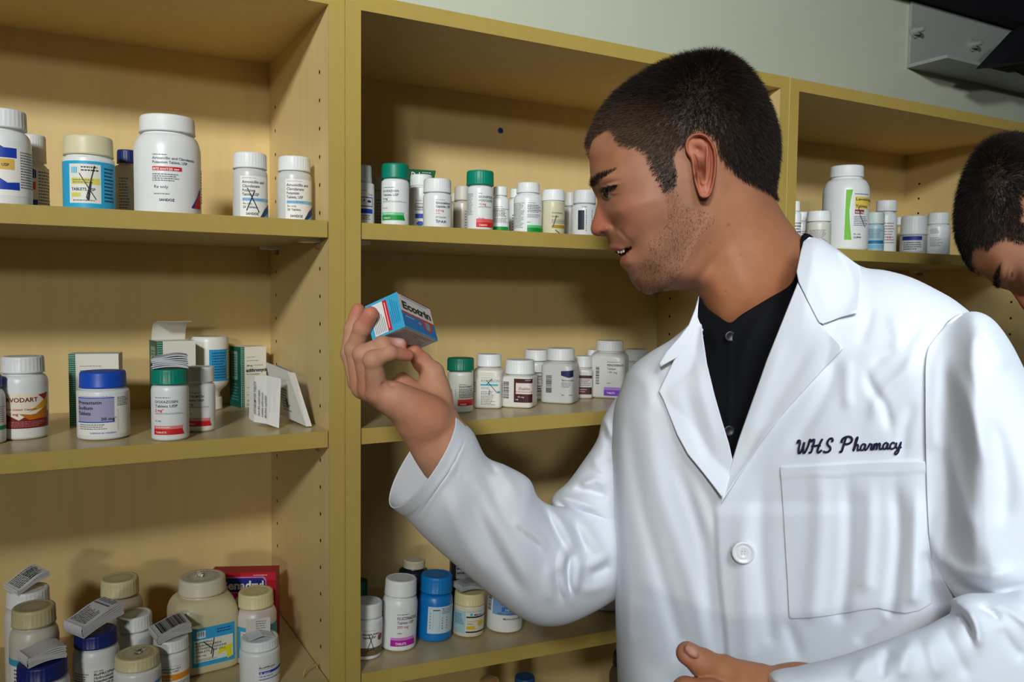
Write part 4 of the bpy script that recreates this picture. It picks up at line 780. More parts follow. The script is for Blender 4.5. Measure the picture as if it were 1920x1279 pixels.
def head_w(P):
    w_ = np.sqrt(np.maximum(_tp(P), 0))
    g = lambda *a: gau(P, *a)
    w_ += 2.2*g(185, 650, 45, 12, -.25)              # brow ridge
    w_ -= 2.0*g(215, 735, 40, 10, -.2)               # under-eye
    w_ += 2.4*g(208, 684, 34, 6, -.25)               # upper lid
    w_ -= 1.6*g(205, 672, 40, 5, -.28)               # lid crease
    w_ += 1.6*g(212, 722, 30, 6, -.1)                # lower lid
    w_ += 2.2*g(192, 882, 16, 18, .2)                # nostril wing
    w_ -= 2.6*g(222, 868, 7, 26, -.25)               # wing crease
    w_ -= 2.5*g(172, 905, 12, 6, .1)                 # nostril
    w_ -= 2.2*g(262, 905, 9, 50, -.75)               # smile line
    w_ += 1.6*g(235, 972, 28, 9, .15)                # upper lip
    w_ += 2.0*g(272, 1022, 26, 10, -.7)              # lower lip
    w_ -= 1.8*g(292, 1062, 24, 9, -.6)               # chin fold
    w_ += 2.0*g(345, 1125, 40, 28, 0)                # chin
    w_ += 1.5*g(360, 760, 70, 30, -.2)               # cheek bone
    w_ -= 2.2*g(400, 900, 90, 50, -.6)               # hollow cheek
    w_ += 2.4*g(570, 1010, 26, 170, .55)             # jaw line
    w_ -= 3.0*g(640, 1090, 30, 120, .7)              # under the jaw
    w_ += 1.6*g(800, 1050, 50, 240, -.45)            # neck tendon
    w_ -= 1.2*g(730, 1130, 50, 160, -.5)
    d, _ = segdist(P, MOUTH, True); ins = inside(P, MOUTH); w_ = np.where(ins, w_-np.clip(d/4, 0, 1)*9, w_)
    d, _ = segdist(P, EYE, True); ins = inside(P, EYE); w_ = np.where(ins, w_-np.clip(d/3, 0, 1)*2.2, w_)
    return np.maximum(w_, 0)*.001
HAIR = [(60, 560), (100, 500), (112, 560), (112, 530), (130, 470), (190, 425), (228, 440), (240, 485), (275, 505), (330, 515), (372, 545), (388, 590), (420, 650), (460, 715), (500, 700), (520, 640), (505, 570), (512, 525), (560, 500), (590, 440), (660, 450), (700, 500), (708, 545), (760, 600), (820, 655), (880, 685), (940, 715), (1060, 780), (1100, 300), (700, -50), (200, 100), (20, 400)]
EAR = [(553, 520), (556, 475), (586, 446), (628, 441), (664, 462), (690, 508), (699, 560), (697, 620), (687, 680), (670, 730), (646, 743), (620, 736), (606, 705), (592, 660), (585, 620), (578, 570)]
def srgb(c): return np.array(lin(c)[:3])
def head_cols(P):
    base = np.tile(srgb((164, 113, 86)), (len(P), 1)); g = lambda *a: gau(P, *a)[:, None]
    def mix(c, k): nonlocal base; base = base*(1-k)+srgb(c)*k
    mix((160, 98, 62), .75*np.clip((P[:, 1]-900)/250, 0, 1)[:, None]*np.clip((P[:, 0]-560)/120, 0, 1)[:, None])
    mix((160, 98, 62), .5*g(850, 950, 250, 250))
    mix((168, 82, 64), .5*g(150, 880, 60, 55)); mix((172, 88, 68), .45*g(150, 800, 40, 60)); mix((178, 98, 78), .4*g(290, 830, 90, 70)); mix((158, 100, 66), .5*g(180, 560, 90, 60))
    mix((180, 88, 76), .85*g(232, 974, 32, 10, .12)); mix((186, 92, 80), .85*g(268, 1024, 26, 13, -.8)); mix((60, 22, 14), .9*g(170, 901, 13, 6, .1)); mix((120, 60, 42), .4*g(222, 866, 8, 24, -.25))  # lip reds; shade of nostril and wing crease darkened into the skin colour
    # beard shadow
    nz = (np.sin(P[:, 0]*.31+np.sin(P[:, 1]*.17)*2)*np.sin(P[:, 1]*.27+np.sin(P[:, 0]*.13)*2))[:, None]*.15
    bs = g(520, 860, 85, 200, .25)*.35+g(380, 1110, 90, 65)*.55+g(480, 1010, 140, 70, -.6)*.35+g(480, 700, 36, 80)*.35+g(235, 945, 30, 14)*.2
    mix((112, 78, 56), np.clip(bs*(1+nz), 0, .6)); mix((150, 92, 60), .25*g(215, 730, 50, 20))
    d, _ = segdist(P, dens(HAIR, 20), True); k = np.where(inside(P, HAIR), np.clip(d/16, 0, 1), 0)[:, None]; mix((40, 29, 21), k*.93)
    k = inside(P, MOUTH)[:, None]*1.0; mix((52, 14, 14), k*.95)
    for (x, y, r) in ((668, 945, 4), (752, 864, 5), (740, 1170, 4), (806, 1005, 3.5)): mix((100, 50, 30), .9*g(x, y, r, r))
    return base
def build_head(place, dep, eshift=0):
    """place(P)->image points, dep: depth of the middle plane. Returns verts, faces, colours, uv(head units), near flag"""
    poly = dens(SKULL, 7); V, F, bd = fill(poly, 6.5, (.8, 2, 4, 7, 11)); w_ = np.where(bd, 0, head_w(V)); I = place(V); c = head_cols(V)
    cb = c.copy(); A = at_many(I, dep-w_); B = at_many(I, dep+w_); n = len(A); idx = np.arange(n)+n; idx[bd] = np.arange(n)[bd]
    VV = [A, B]; FF = [F, idx[F][:, ::-1]]; CC = [c, cb]; UV = [V, V]; near = [np.ones(n), np.zeros(n)]; off = 2*n
    # ears
    ep = dens(EAR, 5); EV, EF, eb = fill(ep, 3.5, (1.5, 3, 5)); d, t = segdist(EV, ep, True)
    base_ = head_w(EV); place0 = place; place = lambda P: place0(P+np.array([eshift, 0]))
    g = lambda *a: gau(EV, *a)
    out = np.clip((EV[:, 0]-560)/130, 0, 1)
    h = 6+11*out                                          # flares backwards
    rim = np.exp(-((d-7)/7.5)**2); att = np.clip(1-np.maximum(g(585, 640, 20, 60), g(575, 560, 12, 50)), 0, 1)
    h += 3.6*rim*att
    h -= 5.0*np.exp(-((d-22)/7)**2)*np.clip((EV[:, 0]-585)/25, 0, 1)*np.clip((700-EV[:, 1])/40, 0, 1)       # scapha
    h += 3.6*g(652, 570, 7, 80, .05)                       # antihelix
    h -= 9.0*g(622, 625, 20, 40, .0)                       # concha
    h -= 4.0*g(612, 520, 24, 16, .6)
    h += 3.5*g(598, 632, 9, 16)                            # tragus
    h += 2.5*g(628, 672, 14, 9)
    h += 2*g(645, 712, 25, 20)
    h = np.maximum(h, 1.0); h = h*np.clip((d+1.2)/5, 0.25, 1)**.5
    ec = np.tile(srgb((176, 112, 86)), (len(EV), 1)); k = (.5*np.exp(-((d-5)/9)**2)+.35*g(650, 540, 40, 60))[:, None]; ec = ec*(1-k)+srgb((168, 80, 60))*k
    k = (.55*g(606, 640, 12, 26)+.3*g(620, 620, 30, 40))[:, None]; ec = ec*(1-k)+srgb((110, 48, 34))*k
    for sgn in (-1, 1):
        wn = base_+h*.001; EI = place(EV); top = at_many(EI, dep+sgn*wn)
        ins = EV+(np.array([600, 600])-EV)*.06; low = at_many(place(ins), dep+sgn*np.maximum(base_-.004, .01))
        m = len(EV); VV += [top, low]; f = EF if sgn < 0 else EF[:, ::-1]; FF.append(f+off)
        # skirt
        be = {}
        for tri in EF:
            for a, b in ((tri[0], tri[1]), (tri[1], tri[2]), (tri[2], tri[0])): be[(a, b)] = 1
        sk = [(b, a) for (a, b) in be if (b, a) not in be]
        q = []
        for b, a in sk: q += [(b+off, a+off, a+m+off), (b+off, a+m+off, b+m+off)]
        q = np.array(q); FF.append(q if sgn < 0 else q[:, ::-1]); CC += [ec, ec]; UV += [EV*0-999, EV*0-999]; near += [np.zeros(m), np.zeros(m)]; off += 2*m
    return np.vstack(VV), np.vstack([np.asarray(f, int) for f in FF]), np.vstack(CC), np.vstack(UV), np.concatenate(near)
def strands(V, F, UV, n, sel, length, flow, color, width=.00016, jit=.35, lift=.75):
    """short hairs rooted on the surface; flow(uv)->image direction, length(uv)->m"""
    tri = F[(UV[F][:, :, 0] > -900).all(1)]; cen = UV[tri].mean(1); k = sel(cen); tri = tri[k]
    a, b, c = V[tri[:, 0]], V[tri[:, 1]], V[tri[:, 2]]; nr = np.cross(b-a, c-a); ar = np.linalg.norm(nr, axis=1); ok = ar > 1e-12; tri, a, b, c, nr, ar = tri[ok], a[ok], b[ok], c[ok], nr[ok], ar[ok]
    p = NR.choice(len(tri), n, p=ar/ar.sum()); u = NR.rand(n, 1); v = NR.rand(n, 1); fl = (u+v) > 1; u = np.where(fl, 1-u, u); v = np.where(fl, 1-v, v)
    P0 = a[p]+u*(b-a)[p]+v*(c-a)[p]; N_ = (nr/ar[:, None])[p]; uv = UV[tri[p, 0]]
    fd = flow(uv); d3 = fd[:, :1]*RT-fd[:, 1:]*UP; d3 -= N_*(d3*N_).sum(1)[:, None]; dirv = N_*lift+d3+NR.randn(n, 3)*jit; dirv /= np.linalg.norm(dirv, axis=1)[:, None]
    L = length(uv)[:, None]*NR.uniform(.75, 1.2, (n, 1)); P1 = P0+dirv*L*.55; d2 = dirv+d3*.5; d2 /= np.linalg.norm(d2, axis=1)[:, None]; P2 = P1+d2*L*.45
    vd = P0-CAM; sd = np.cross(dirv, vd+NR.randn(n, 3)*.3); sd /= np.linalg.norm(sd, axis=1)[:, None]+1e-9; W_ = width*NR.uniform(.7, 1.3, (n, 1))
    X = np.stack([P0-sd*W_, P0+sd*W_, P1-sd*W_*.8, P1+sd*W_*.8, P2], 1).reshape(-1, 3); i = np.arange(n)*5
    Fq = np.vstack([np.c_[i, i+1, i+3], np.c_[i, i+3, i+2], np.c_[i+2, i+3, i+4]]); col = np.repeat(color(uv)*NR.uniform(.6, 1.35, (n, 1)), 5, axis=0)
    return X, Fq, col
# ------------------------------------------------------------------ first person
person = empty('person', at(1420, 1279, .84)); tag(person, 'young man in white lab coat and black shirt, profile, looking at a small blue box', 'person')
place1 = lambda P: np.c_[1060+P[:, 0]/HS, 70+P[:, 1]/HS]
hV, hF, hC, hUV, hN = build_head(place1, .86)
bodyV = [hV]; bodyF = [hF]; bodyC = [hC]
def add_body(V, F, c):
    o = sum(len(v) for v in bodyV); V = np.asarray(V); F = np.asarray(F)
    bodyV.append(V); bodyC.append(c if getattr(c, 'ndim', 1) == 2 else np.tile(c, (len(V), 1)))
    if F.shape[1] == 4: F = np.vstack([F[:, [0, 1, 2]], F[:, [0, 2, 3]]])
    bodyF.append(F+o)
SK = srgb((192, 136, 104))
# ---- right hand: built in camera-aligned metres (x right, y up, z away)
def c3(x, y, d, ox=640, oy=530, s=3.762): px, py = ox+x/s, oy+y/s; return np.array([(px-960)/FPX*d, -(py-639.5)/FPX*d, d])
def cam2world(V): return CAM+V[:, :1]*RT+V[:, 1:2]*UP+V[:, 2:3]*FW
def limb(Q, pts, k=.003):
    d = None
    for (a, ra), (b, rb) in zip(pts, pts[1:]):
        e = rcone(Q, a, b, ra, rb); d = e if d is None else smin(d, e, k)
    return d
fing = {
 'index':  [((120, 700, .790), .0100), ((62, 500, .790), .0086), ((78, 330, .792), .0076), ((118, 196, .792), .0068)],
 'middle': [((150, 735, .772), .0108), ((92, 470, .764), .0086), ((148, 320, .755), .0078), ((206, 222, .749), .0072)],
 'ring':   [((205, 745, .760), .0106), ((148, 505, .745), .0084), ((290, 438, .742), .0074), ((415, 438, .752), .0062)],
 'pinky':  [((255, 765, .750), .0100), ((222, 545, .733), .0080), ((340, 494, .738), .0066), ((468, 512, .752), .0056)],
 'thumb':  [((670, 800, .792), .0150), ((640, 640, .797), .0112), ((570, 560, .797), .0088), ((512, 492, .792), .0078)],
}
def handR(Q):
    W0 = c3(650, 1000, .778)
    P = limb(Q, [(c3(870, 1420, .815), .021), (c3(730, 1140, .787), .0245), (c3(645, 1005, .779), .0232)], .01)
    for e, r, m in (((130, 700, .786), .0095, .0125), ((165, 735, .772), .0105, .014), ((215, 750, .761), .0105, .014), ((270, 775, .753), .0105, .0145)):
        P = smin(P, rcone(Q, c3(600, 960, .775+(e[2]-.77)*.5), c3(*e), .0165, r), .010)
    P = smin(P, rcone(Q, c3(590, 930, .765), c3(390, 810, .753), .0160, .0125), .012)       # heel of the hand, little finger side
    P = smin(P, rcone(Q, c3(680, 940, .788), c3(655, 740, .797), .0165, .0140), .010)       # ball of the thumb
    P = smin(P, rcone(Q, c3(600, 880, .786), c3(430, 690, .785), .0130, .0080), .010)       # hollow of the palm
    P = smin(P, rcone(Q, c3(520, 1010, .772), c3(700, 1270, .792), .0150, .0185), .012)
    tot = None
    for n, ch in fing.items():
        d = limb(Q, [(c3(*p), r) for p, r in ch], .0025)
        for (p, r) in ch[1:3]: d = smin(d, np.linalg.norm(Q-c3(*p), axis=1)-r*1.05, .002)   # knuckles
        e = smin(P, d, .005); tot = e if tot is None else np.minimum(tot, e)
    # skin creases across the bends
    for a, b in (((262, 700, .74), (330, 745, .74)), ((225, 690, .742), (285, 640, .745)), ((350, 730, .745), (520, 800, .76)), ((470, 1010, .757), (600, 1070, .757))):
        d = rcone(Q, c3(*a), c3(*b), .0008, .0008); tot = tot+.0012*np.exp(-(d/.0016)**2)
    return tot
allp = np.array([c3(*p) for ch in fing.values() for p, _ in ch]+[c3(900, 1420, .815)]); lo = allp.min(0)-.03; hi = allp.max(0)+.03
V, F = surface_nets(handR, lo, hi, .0014)
def hand_cols(V, tips, base=(196, 146, 116)):
    c = np.tile(srgb(base), (len(V), 1))
    for t, r, col, k in tips:
        e = (k*np.exp(-(np.linalg.norm(V-t, axis=1)/r)**2))[:, None]; c = c*(1-e)+srgb(col)*e
    return c
tips = [(c3(*ch[-1][0]), .014, (200, 112, 92), .75) for ch in fing.values()]+[(c3(640, 880, .755), .020, (186, 100, 72), .5), (c3(150, 740, .75), .018, (196, 120, 92), .5), (c3(560, 1000, .76), .03, (190, 120, 86), .5), (c3(480, 640, .78), .02, (170, 110, 80), .5), (c3(412, 408, .745), .0048, (226, 196, 184), .9)]
add_body(cam2world(V), F, hand_cols(V, tips))
# ---- left hand at the bottom edge
def l3(px, py, d): return np.array([(px-960)/FPX*d, -(py-639.5)/FPX*d, d])
lf = {'thumb': [((1420, 1285, .600), .0155), ((1358, 1262, .592), .0115), ((1318, 1244, .590), .0095), ((1289, 1225, .590), .0082)],
      'index': [((1392, 1312, .585), .012), ((1330, 1300, .578), .0095), ((1286, 1294, .582), .0085), ((1262, 1303, .590), .0075)],
      'middle': [((1398, 1345, .585), .012), ((1335, 1345, .572), .0095), ((1290, 1345, .580), .0085), ((1275, 1352, .592), .0075)],
      'ring': [((1405, 1375, .590), .0115), ((1345, 1385, .578), .009), ((1305, 1388, .588), .008), ((1298, 1390, .60), .007)],
      'pinky': [((1418, 1400, .597), .0105), ((1370, 1412, .59), .0082), ((1340, 1416, .598), .0072), ((1335, 1414, .606), .0062)]}
def handL(Q):
    P = limb(Q, [(l3(1640, 1345, .61), .031), (l3(1500, 1320, .605), .0265), (l3(1450, 1312, .603), .0225)], .01)
    for e, r in (((1395, 1300, .590), .013), ((1398, 1345, .588), .0125), ((1405, 1375, .592), .012), ((1418, 1398, .598), .0115)): P = smin(P, rcone(Q, l3(1460, 1325, .60), l3(*e), .018, r), .010)
    tot = None
    for ch in lf.values():
        d = limb(Q, [(l3(*p), r) for p, r in ch], .0025)
        for (p, r) in ch[1:3]: d = smin(d, np.linalg.norm(Q-l3(*p), axis=1)-r*1.06, .002)
        e = smin(P, d, .006); tot = e if tot is None else np.minimum(tot, e)
    nl = rcone(Q, l3(1290, 1216, .5815), l3(1302, 1226, .5805), .0032, .0036); tot = np.minimum(tot, np.maximum(nl, 0)+tot*0+np.where(nl < 0, -.0002, .01))
    return tot
allp = np.array([l3(*p) for ch in lf.values() for p, _ in ch]+[l3(1640, 1345, .61)]); lo = allp.min(0)-.034; hi = allp.max(0)+.034
V, F = surface_nets(handL, lo, hi, .0014)
tips = [(l3(*ch[-1][0]), .011, (196, 120, 96), .6) for ch in lf.values()]+[(l3(1296, 1221, .581), .0055, (222, 170, 150), .8)]
add_body(cam2world(V), F, hand_cols(V, tips, (176, 116, 80)))
# ---- torso and arms inside the clothes
TORSO = [(1170, 1500), (1158, 1279), (1154, 1160), (1151, 1050), (1147, 950), (1146, 850), (1150, 775), (1163, 730), (1180, 692), (1215, 663), (1262, 634), (1298, 600), (1315, 560), (1335, 530), (1420, 480), (1518, 446), (1562, 462), (1614, 499), (1660, 507), (1705, 519), (1750, 540), (1800, 570), (1850, 620), (1872, 700), (1868, 850), (1850, 1000), (1838, 1150), (1842, 1300), (1850, 1500)]
tpoly = dens(TORSO, 9)
mid = lambda P: .92-(np.asarray(P)[:, 0]-1150)*.20/650
def rnd(P, q=np.array(tpoly, float)):
    P = np.asarray(P, float); d, _ = segdist(P, q, True); R = 62+108*np.clip((P[:, 0]-1165)/230, 0, 1)+40*np.clip((740-P[:, 1])/80, 0, 1)*np.clip((1400-P[:, 0])/100, 0, 1); t = np.clip(d/R, 0, 1); return .085*np.sqrt(np.maximum(0, 1-(1-t)**2))
inner = [(1160, 740), (1230, 690), (1330, 620), (1500, 570), (1700, 570), (1790, 640), (1800, 1000), (1790, 1450), (1230, 1450), (1190, 1100)]
ip = dens(inner, 25); ir = roundness(ip, 150, .055)
V, F, _, _ = relief(ip, lambda P: mid(P)-ir(P), mid, 25, (4, 12)); add_body(V, F, SK)
def capsule_chain(pts, N=14):
    """joined tube through world points with radii"""
    P = [np.array(p) for p, _ in pts]; R_ = [r for _, r in pts]; vs = []; fs = []
    for i, p in enumerate(P):
        t = P[min(i+1, len(P)-1)]-P[max(i-1, 0)]; t /= np.linalg.norm(t); a = np.cross(t, [0, 0, 1]); a /= np.linalg.norm(a); b = np.cross(t, a)
        for k in range(N): an = 2*math.pi*k/N; vs.append(p+R_[i]*(math.cos(an)*a+math.sin(an)*b))
    for i in range(len(P)-1):
        for k in range(N): j = (k+1) % N; fs.append((i*N+k, i*N+j, (i+1)*N+j, (i+1)*N+k))
    return np.array(vs), np.array(fs)
for ch in ([(at(1330, 780, .94), .030), (at(1230, 930, .955), .028), (at(1160, 1070, .94), .025), (at(1000, 1000, .888), .024), (at(890, 900, .824), .022)],
           [(at(1785, 715, .70), .034), (at(1850, 900, .68), .036), (at(1930, 1180, .63), .040), (at(1720, 1290, .62), .034), (at(1560, 1330, .61), .028)]):
    V, F = capsule_chain(ch); add_body(V, F, SK)
body = mesh_obj('body', np.vstack(bodyV), np.vstack(bodyF), M['skin'], person, np.vstack(bodyC))

# ---- hair, brows, stubble
def in_hair(poly, side=True): return lambda P: inside(P, poly)
HP = dens(HAIR, 20)
def hlen(P):
    top = np.clip((520-P[:, 1])/300, 0, 1); back = np.clip((P[:, 0]-650)/250, 0, 1); nape = np.clip((P[:, 1]-560)/150, 0, 1)
    return .0042+.0065*np.maximum(top, back*.8)*(1-.6*nape)
def hflow(P):
    t = np.clip((P[:, 0]-300)/500, 0, 1)[:, None]; a = np.array([-1.0, .45])*(1-t)+np.array([.25, 1.0])*t; return a
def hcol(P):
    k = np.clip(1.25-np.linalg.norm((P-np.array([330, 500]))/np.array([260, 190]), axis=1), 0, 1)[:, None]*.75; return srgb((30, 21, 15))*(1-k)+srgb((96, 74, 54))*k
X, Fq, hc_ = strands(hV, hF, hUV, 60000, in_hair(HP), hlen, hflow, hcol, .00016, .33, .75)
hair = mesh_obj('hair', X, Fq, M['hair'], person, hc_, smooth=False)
BROW = [(122, 664), (150, 642), (195, 622), (238, 606), (226, 618), (180, 646), (146, 676), (124, 690)]
X, Fq, c_ = strands(hV, hF, hUV, 1150, in_hair(BROW), lambda P: np.full(len(P), .0055), lambda P: np.tile([.95, -.45], (len(P), 1)), lambda P: np.tile(srgb((38, 26, 18)), (len(P), 1)), .00013, .2, .25)
mesh_obj('eyebrow', X, Fq, M['hair'], person, c_, smooth=False)
BEARD = [(455, 700), (505, 690), (560, 780), (680, 800), (690, 850), (640, 900), (600, 960), (560, 1040), (520, 1120), (430, 1185), (350, 1172), (315, 1120), (345, 1085), (330, 1040), (400, 1010), (380, 950), (420, 900), (470, 860), (470, 780)]
X, Fq, c_ = strands(hV, hF, hUV, 6500, in_hair(BEARD), lambda P: np.full(len(P), .0022), lambda P: np.tile([-.1, 1.0], (len(P), 1)), lambda P: np.tile(srgb((74, 50, 34)), (len(P), 1)), .00010, .5, .35)
mesh_obj('stubble', X, Fq, M['hair'], person, c_, smooth=False)
LASH = [(172, 696), (190, 690), (212, 682), (242, 678), (240, 686), (212, 691), (190, 699), (174, 706)]
X, Fq, c_ = strands(hV, hF, hUV, 420, in_hair(LASH), lambda P: np.full(len(P), .005), lambda P: np.tile([-.8, .55], (len(P), 1)), lambda P: np.tile(srgb((20, 14, 10)), (len(P), 1)), .00014, .2, .5)
mesh_obj('eyelashes', X, Fq, M['hair'], person, c_, smooth=False)
def ball(mb, c, r, col, U=28, Vn=18, axis=None, iris=None):
    vs = []; fs = []; o = 0
    for i in range(Vn+1):
        for j in range(U): a = math.pi*i/Vn; b = 2*math.pi*j/U; vs.append(np.array(c)+r*np.array([math.sin(a)*math.cos(b), math.sin(a)*math.sin(b), math.cos(a)]))
    for i in range(Vn):
        for j in range(U):
            q = (i*U+j, i*U+(j+1) % U, (i+1)*U+(j+1) % U, (i+1)*U+j); m_ = sum(np.array(vs[k]) for k in q)/4-np.array(c); m_ /= np.linalg.norm(m_)
            cc = col
            if axis is not None:
                d = m_@axis
                if d > .955: cc = (12, 10, 9)
                elif d > .82: cc = iris
            fs.append((q, cc))
    for q, cc in fs: mb.add([vs[k] for k in q], [(0, 3, 2, 1)], cc, True)
ec = (place1(np.array([[222, 704]]))[0]); mb = MB(); ax3 = -RT*.93-UP*.25-FW*.30; ax3 /= np.linalg.norm(ax3)
wv = head_w(np.array([[208.0, 701.0]]))[0]
ball(mb, at(ec[0], ec[1], 0.86-wv+.0116), .0118, (124, 112, 104), 40, 28, ax3, (52, 34, 22)); o = mb.build('eye', M['eye'], person); o.location = -Vector(person.location)
# teeth
mb = MB()
for (x, y, h_) in ((246, 986, 12), (258, 985, 14), (268, 983, 12)):
    p = place1(np.array([[x, y]]))[0]; dd = .86-(14+(x-240)*.25)*.001
    vs = [at(p[0]-2.3, p[1]-3, dd), at(p[0]+2.3, p[1]-3, dd-.0006), at(p[0]+1.6, p[1]+h_*.3, dd-.0006), at(p[0]-1.2, p[1]+h_*.3, dd)]; bk = [v+FW*.004 for v in vs]
    mb.add(vs+bk, [(0, 3, 2, 1), (4, 5, 6, 7), (0, 1, 5, 4), (1, 2, 6, 5), (2, 3, 7, 6), (3, 0, 4, 7)], (214, 206, 190), True)
o = mb.build('teeth', M['eye'], person); o.location = -Vector(person.location)

# ---- shirt
SH_T = TPS([(1311, 553), (1326, 576), (1369, 604), (1445, 556), (1485, 530), (1498, 496), (1500, 443), (1530, 440), (1373, 860), (1330, 760), (1440, 740), (1300, 640), (1520, 560), (1400, 660)], [.842, .822, .797, .793, .803, .812, .838, .826, .782, .797, .768, .835, .775, .786], reg=1)
SHIRT = [(1311, 556), (1315, 560), (1326, 577), (1346, 592), (1369, 605), (1392, 589), (1445, 557), (1470, 543), (1486, 528), (1496, 500), (1500, 470), (1502, 443), (1508, 437), (1518, 439), (1531, 455), (1540, 500), (1530, 580), (1490, 700), (1440, 830), (1400, 905), (1360, 905), (1325, 840), (1310, 740), (1302, 650), (1307, 590)]
sp = dens(SHIRT, 6)
def shirt_d(P): return SH_T(P)-folds(P, [([(1369, 606), (1368, 700), (1366, 860)], 5, .9), ([(1440, 575), (1400, 640), (1380, 720)], 12, 1.5), ([(1330, 600), (1350, 660)], 10, 1.2)])
V, F, bd = fill(sp, 5, (1.5, 4)); d = shirt_d(V); d[bd] += .003
shirt = mesh_obj('shirt', at_many(V, d), F, M['shirt'], person, solid=.0015)
m_sbtn = mat('dark_button', .35, .5, base=(30, 31, 36))
for bx, by in ((1369, 631), (1367, 808)):
    mb = MB(); lathe(mb, [(.0052, 0, 2), (.0054, .0012, 2), (.0044, .0018, 2), (.0030, .0012, 2), (.0001, .0011, 2)], 28, (30, 31, 36))
    o = mb.build('button', m_sbtn, shirt); p = at(bx, by, float(shirt_d(np.array([[bx, by]]))[0])-.0002); o.matrix_local = Matrix.Translation(Vector(p))@Vector((-FW[0], -FW[1], -FW[2])).to_track_quat('Z', 'Y').to_matrix().to_4x4(); 

# ---- lab coat
q5 = lambda *pts: [(1100+x/1.506, 430+y/1.506) for x, y in pts]
q6 = lambda *pts: [(720+x/2.908, 760+y/2.908) for x, y in pts]
TF = [
 (q5((112, 440), (120, 560), (150, 760), (205, 960), (250, 1120), (285, 1250)), 17, -5.0, 'b'),
 (q5((150, 420), (175, 560), (200, 720), (260, 900), (310, 1060), (340, 1200)), 20, 4.0, 'b'),
 (q5((88, 480), (92, 700), (105, 900), (120, 1150)), 14, 3.5, 'b'),
 (q5((230, 620), (290, 760), (330, 900), (345, 1050), (350, 1180)), 16, -3.5),
 (q5((300, 720), (350, 880)), 14, 2.0),
 (q5((160, 360), (200, 420), (215, 520)), 12, -3.0), (q5((120, 400), (165, 430), (180, 520)), 12, 3.0),
 (q5((700, 330), (690, 420), (640, 520), (560, 640)), 16, -4.0), (q5((740, 360), (735, 450), (740, 520)), 13, 3.0),
 (q5((945, 260), (900, 320), (840, 350), (790, 400)), 12, -4.0), (q5((940, 320), (900, 400), (830, 470), (800, 560)), 15, 4.5), (q5((790, 390), (800, 440), (840, 500), (860, 580)), 11, -4.0),
 (q5((860, 230), (880, 300), (870, 360)), 14, 3.0), (q5((800, 210), (790, 280), (760, 330)), 12, -3.0),
 (q5((930, 480), (900, 560), (890, 650)), 14, -2.5), (q5((1000, 330), (990, 420), (985, 600)), 16, 3.5, 'b'),
 (q5((655, 650), (660, 800), (650, 980), (640, 1080)), 22, 3.2, 'b'), (q5((735, 680), (740, 800), (735, 960), (720, 1090)), 17, -3.6, 'b'), (q5((800, 700), (800, 850), (790, 1000)), 18, 3.0, 'b'), (q5((870, 700), (880, 850), (870, 1000), (860, 1080)), 16, -4.0, 'b'), (q5((930, 720), (930, 860), (925, 1040)), 16, 3.6, 'b'),
 (q5((500, 700), (490, 850), (500, 1000), (520, 1150)), 18, -3.0, 'b'), (q5((450, 760), (440, 900), (450, 1100), (455, 1200)), 20, 2.6, 'b'), (q5((560, 1100), (590, 1180), (600, 1220)), 16, -3.0), (q5((850, 1090), (800, 1130), (760, 1180)), 16, -3.0),
 (q5((960, 900), (975, 1000), (1010, 1060)), 16, -8.0, 'b'), (q5((1010, 760), (985, 900), (1000, 1000)), 16, 3.0),
 (q5((255, 1150), (275, 1200), (285, 1279)), 12, 3.0, 'b'), (q5((300, 1190), (350, 1215), (420, 1230)), 10, -3.0),
 ('step', q5((362, 770), (366, 860), (372, 960), (382, 1060), (392, 1150), (400, 1280), (405, 1400)), 2.2, .0040),
]
TF = [f if f[0] == 'step' else (f[0], f[1], f[2]*(.62 if min(p[1] for p in f[0]) >800 else .5))+tuple(f[3:]) for f in TF]
_rn = np.random.RandomState(3)
def wrinkle(P):   # faint cloth unevenness
    P = np.asarray(P); h = 0
    for k in range(9):
        a = _wa[k]; h = h+_wk[k]*np.sin((P[:, 0]*math.cos(a)+P[:, 1]*math.sin(a))/_wl[k]+_wp[k])
    return h*.00022
_wa = _rn.uniform(-.5, .9, 9); _wl = _rn.uniform(14, 46, 9); _wp = _rn.uniform(0, 6, 9); _wk = _rn.uniform(.5, 1.4, 9)
tchest = lambda P: .012*np.exp(-((P[:, 0]-1560)/160)**2-((P[:, 1]-760)/200)**2)
def Dc(P): P = np.asarray(P, float); return mid(P)-rnd(P)-tchest(P)-folds(P, TF)-wrinkle(P)
coat = empty('lab_coat', (0, 0, 0)); coat.parent = person; coat['label'] = 'white lab coat with script embroidery above the chest pocket'; coat.location = -Vector(person.location)
HOLE = [(1290, 540), (1312, 590), (1318, 660), (1333, 740), (1352, 810), (1366, 880), (1376, 885), (1395, 830), (1432, 735), (1470, 630), (1500, 560), (1512, 480), (1540, 455), (1520, 420), (1400, 430), (1300, 500)]
def cobj(name, V, F, solid=0, m=None):
    me_o = mesh_obj(name, V, F, m or M['coat'], None, None, True, solid); me_o.parent = coat; return me_o
V, F, _, _ = relief(tpoly, Dc, lambda P: mid(P)+.004, 6, (1, 2.5, 5, 9, 14), hole=np.array(HOLE)); cobj('coat_front_and_back', V, F, .0012)
def patch(name, poly, depthf, step=5, drop=.0018, dn=5, rings=(1, 2.2, 4)):
    pp = dens(poly, dn) if dn else np.array(poly, float); V, F, bd = fill(pp, step, rings); d = depthf(V); d[bd] += drop; return cobj(name, at_many(V, d), F)
def sharp(poly, step=6):
    out = []; n = len(poly)
    for i in range(n):
        a = np.array(poly[i], float); b = np.array(poly[(i+1) % n], float); m = max(1, int(np.linalg.norm(b-a)/step))
        for k in range(m): out.append(a+(b-a)*k/m)
    return np.array(out)
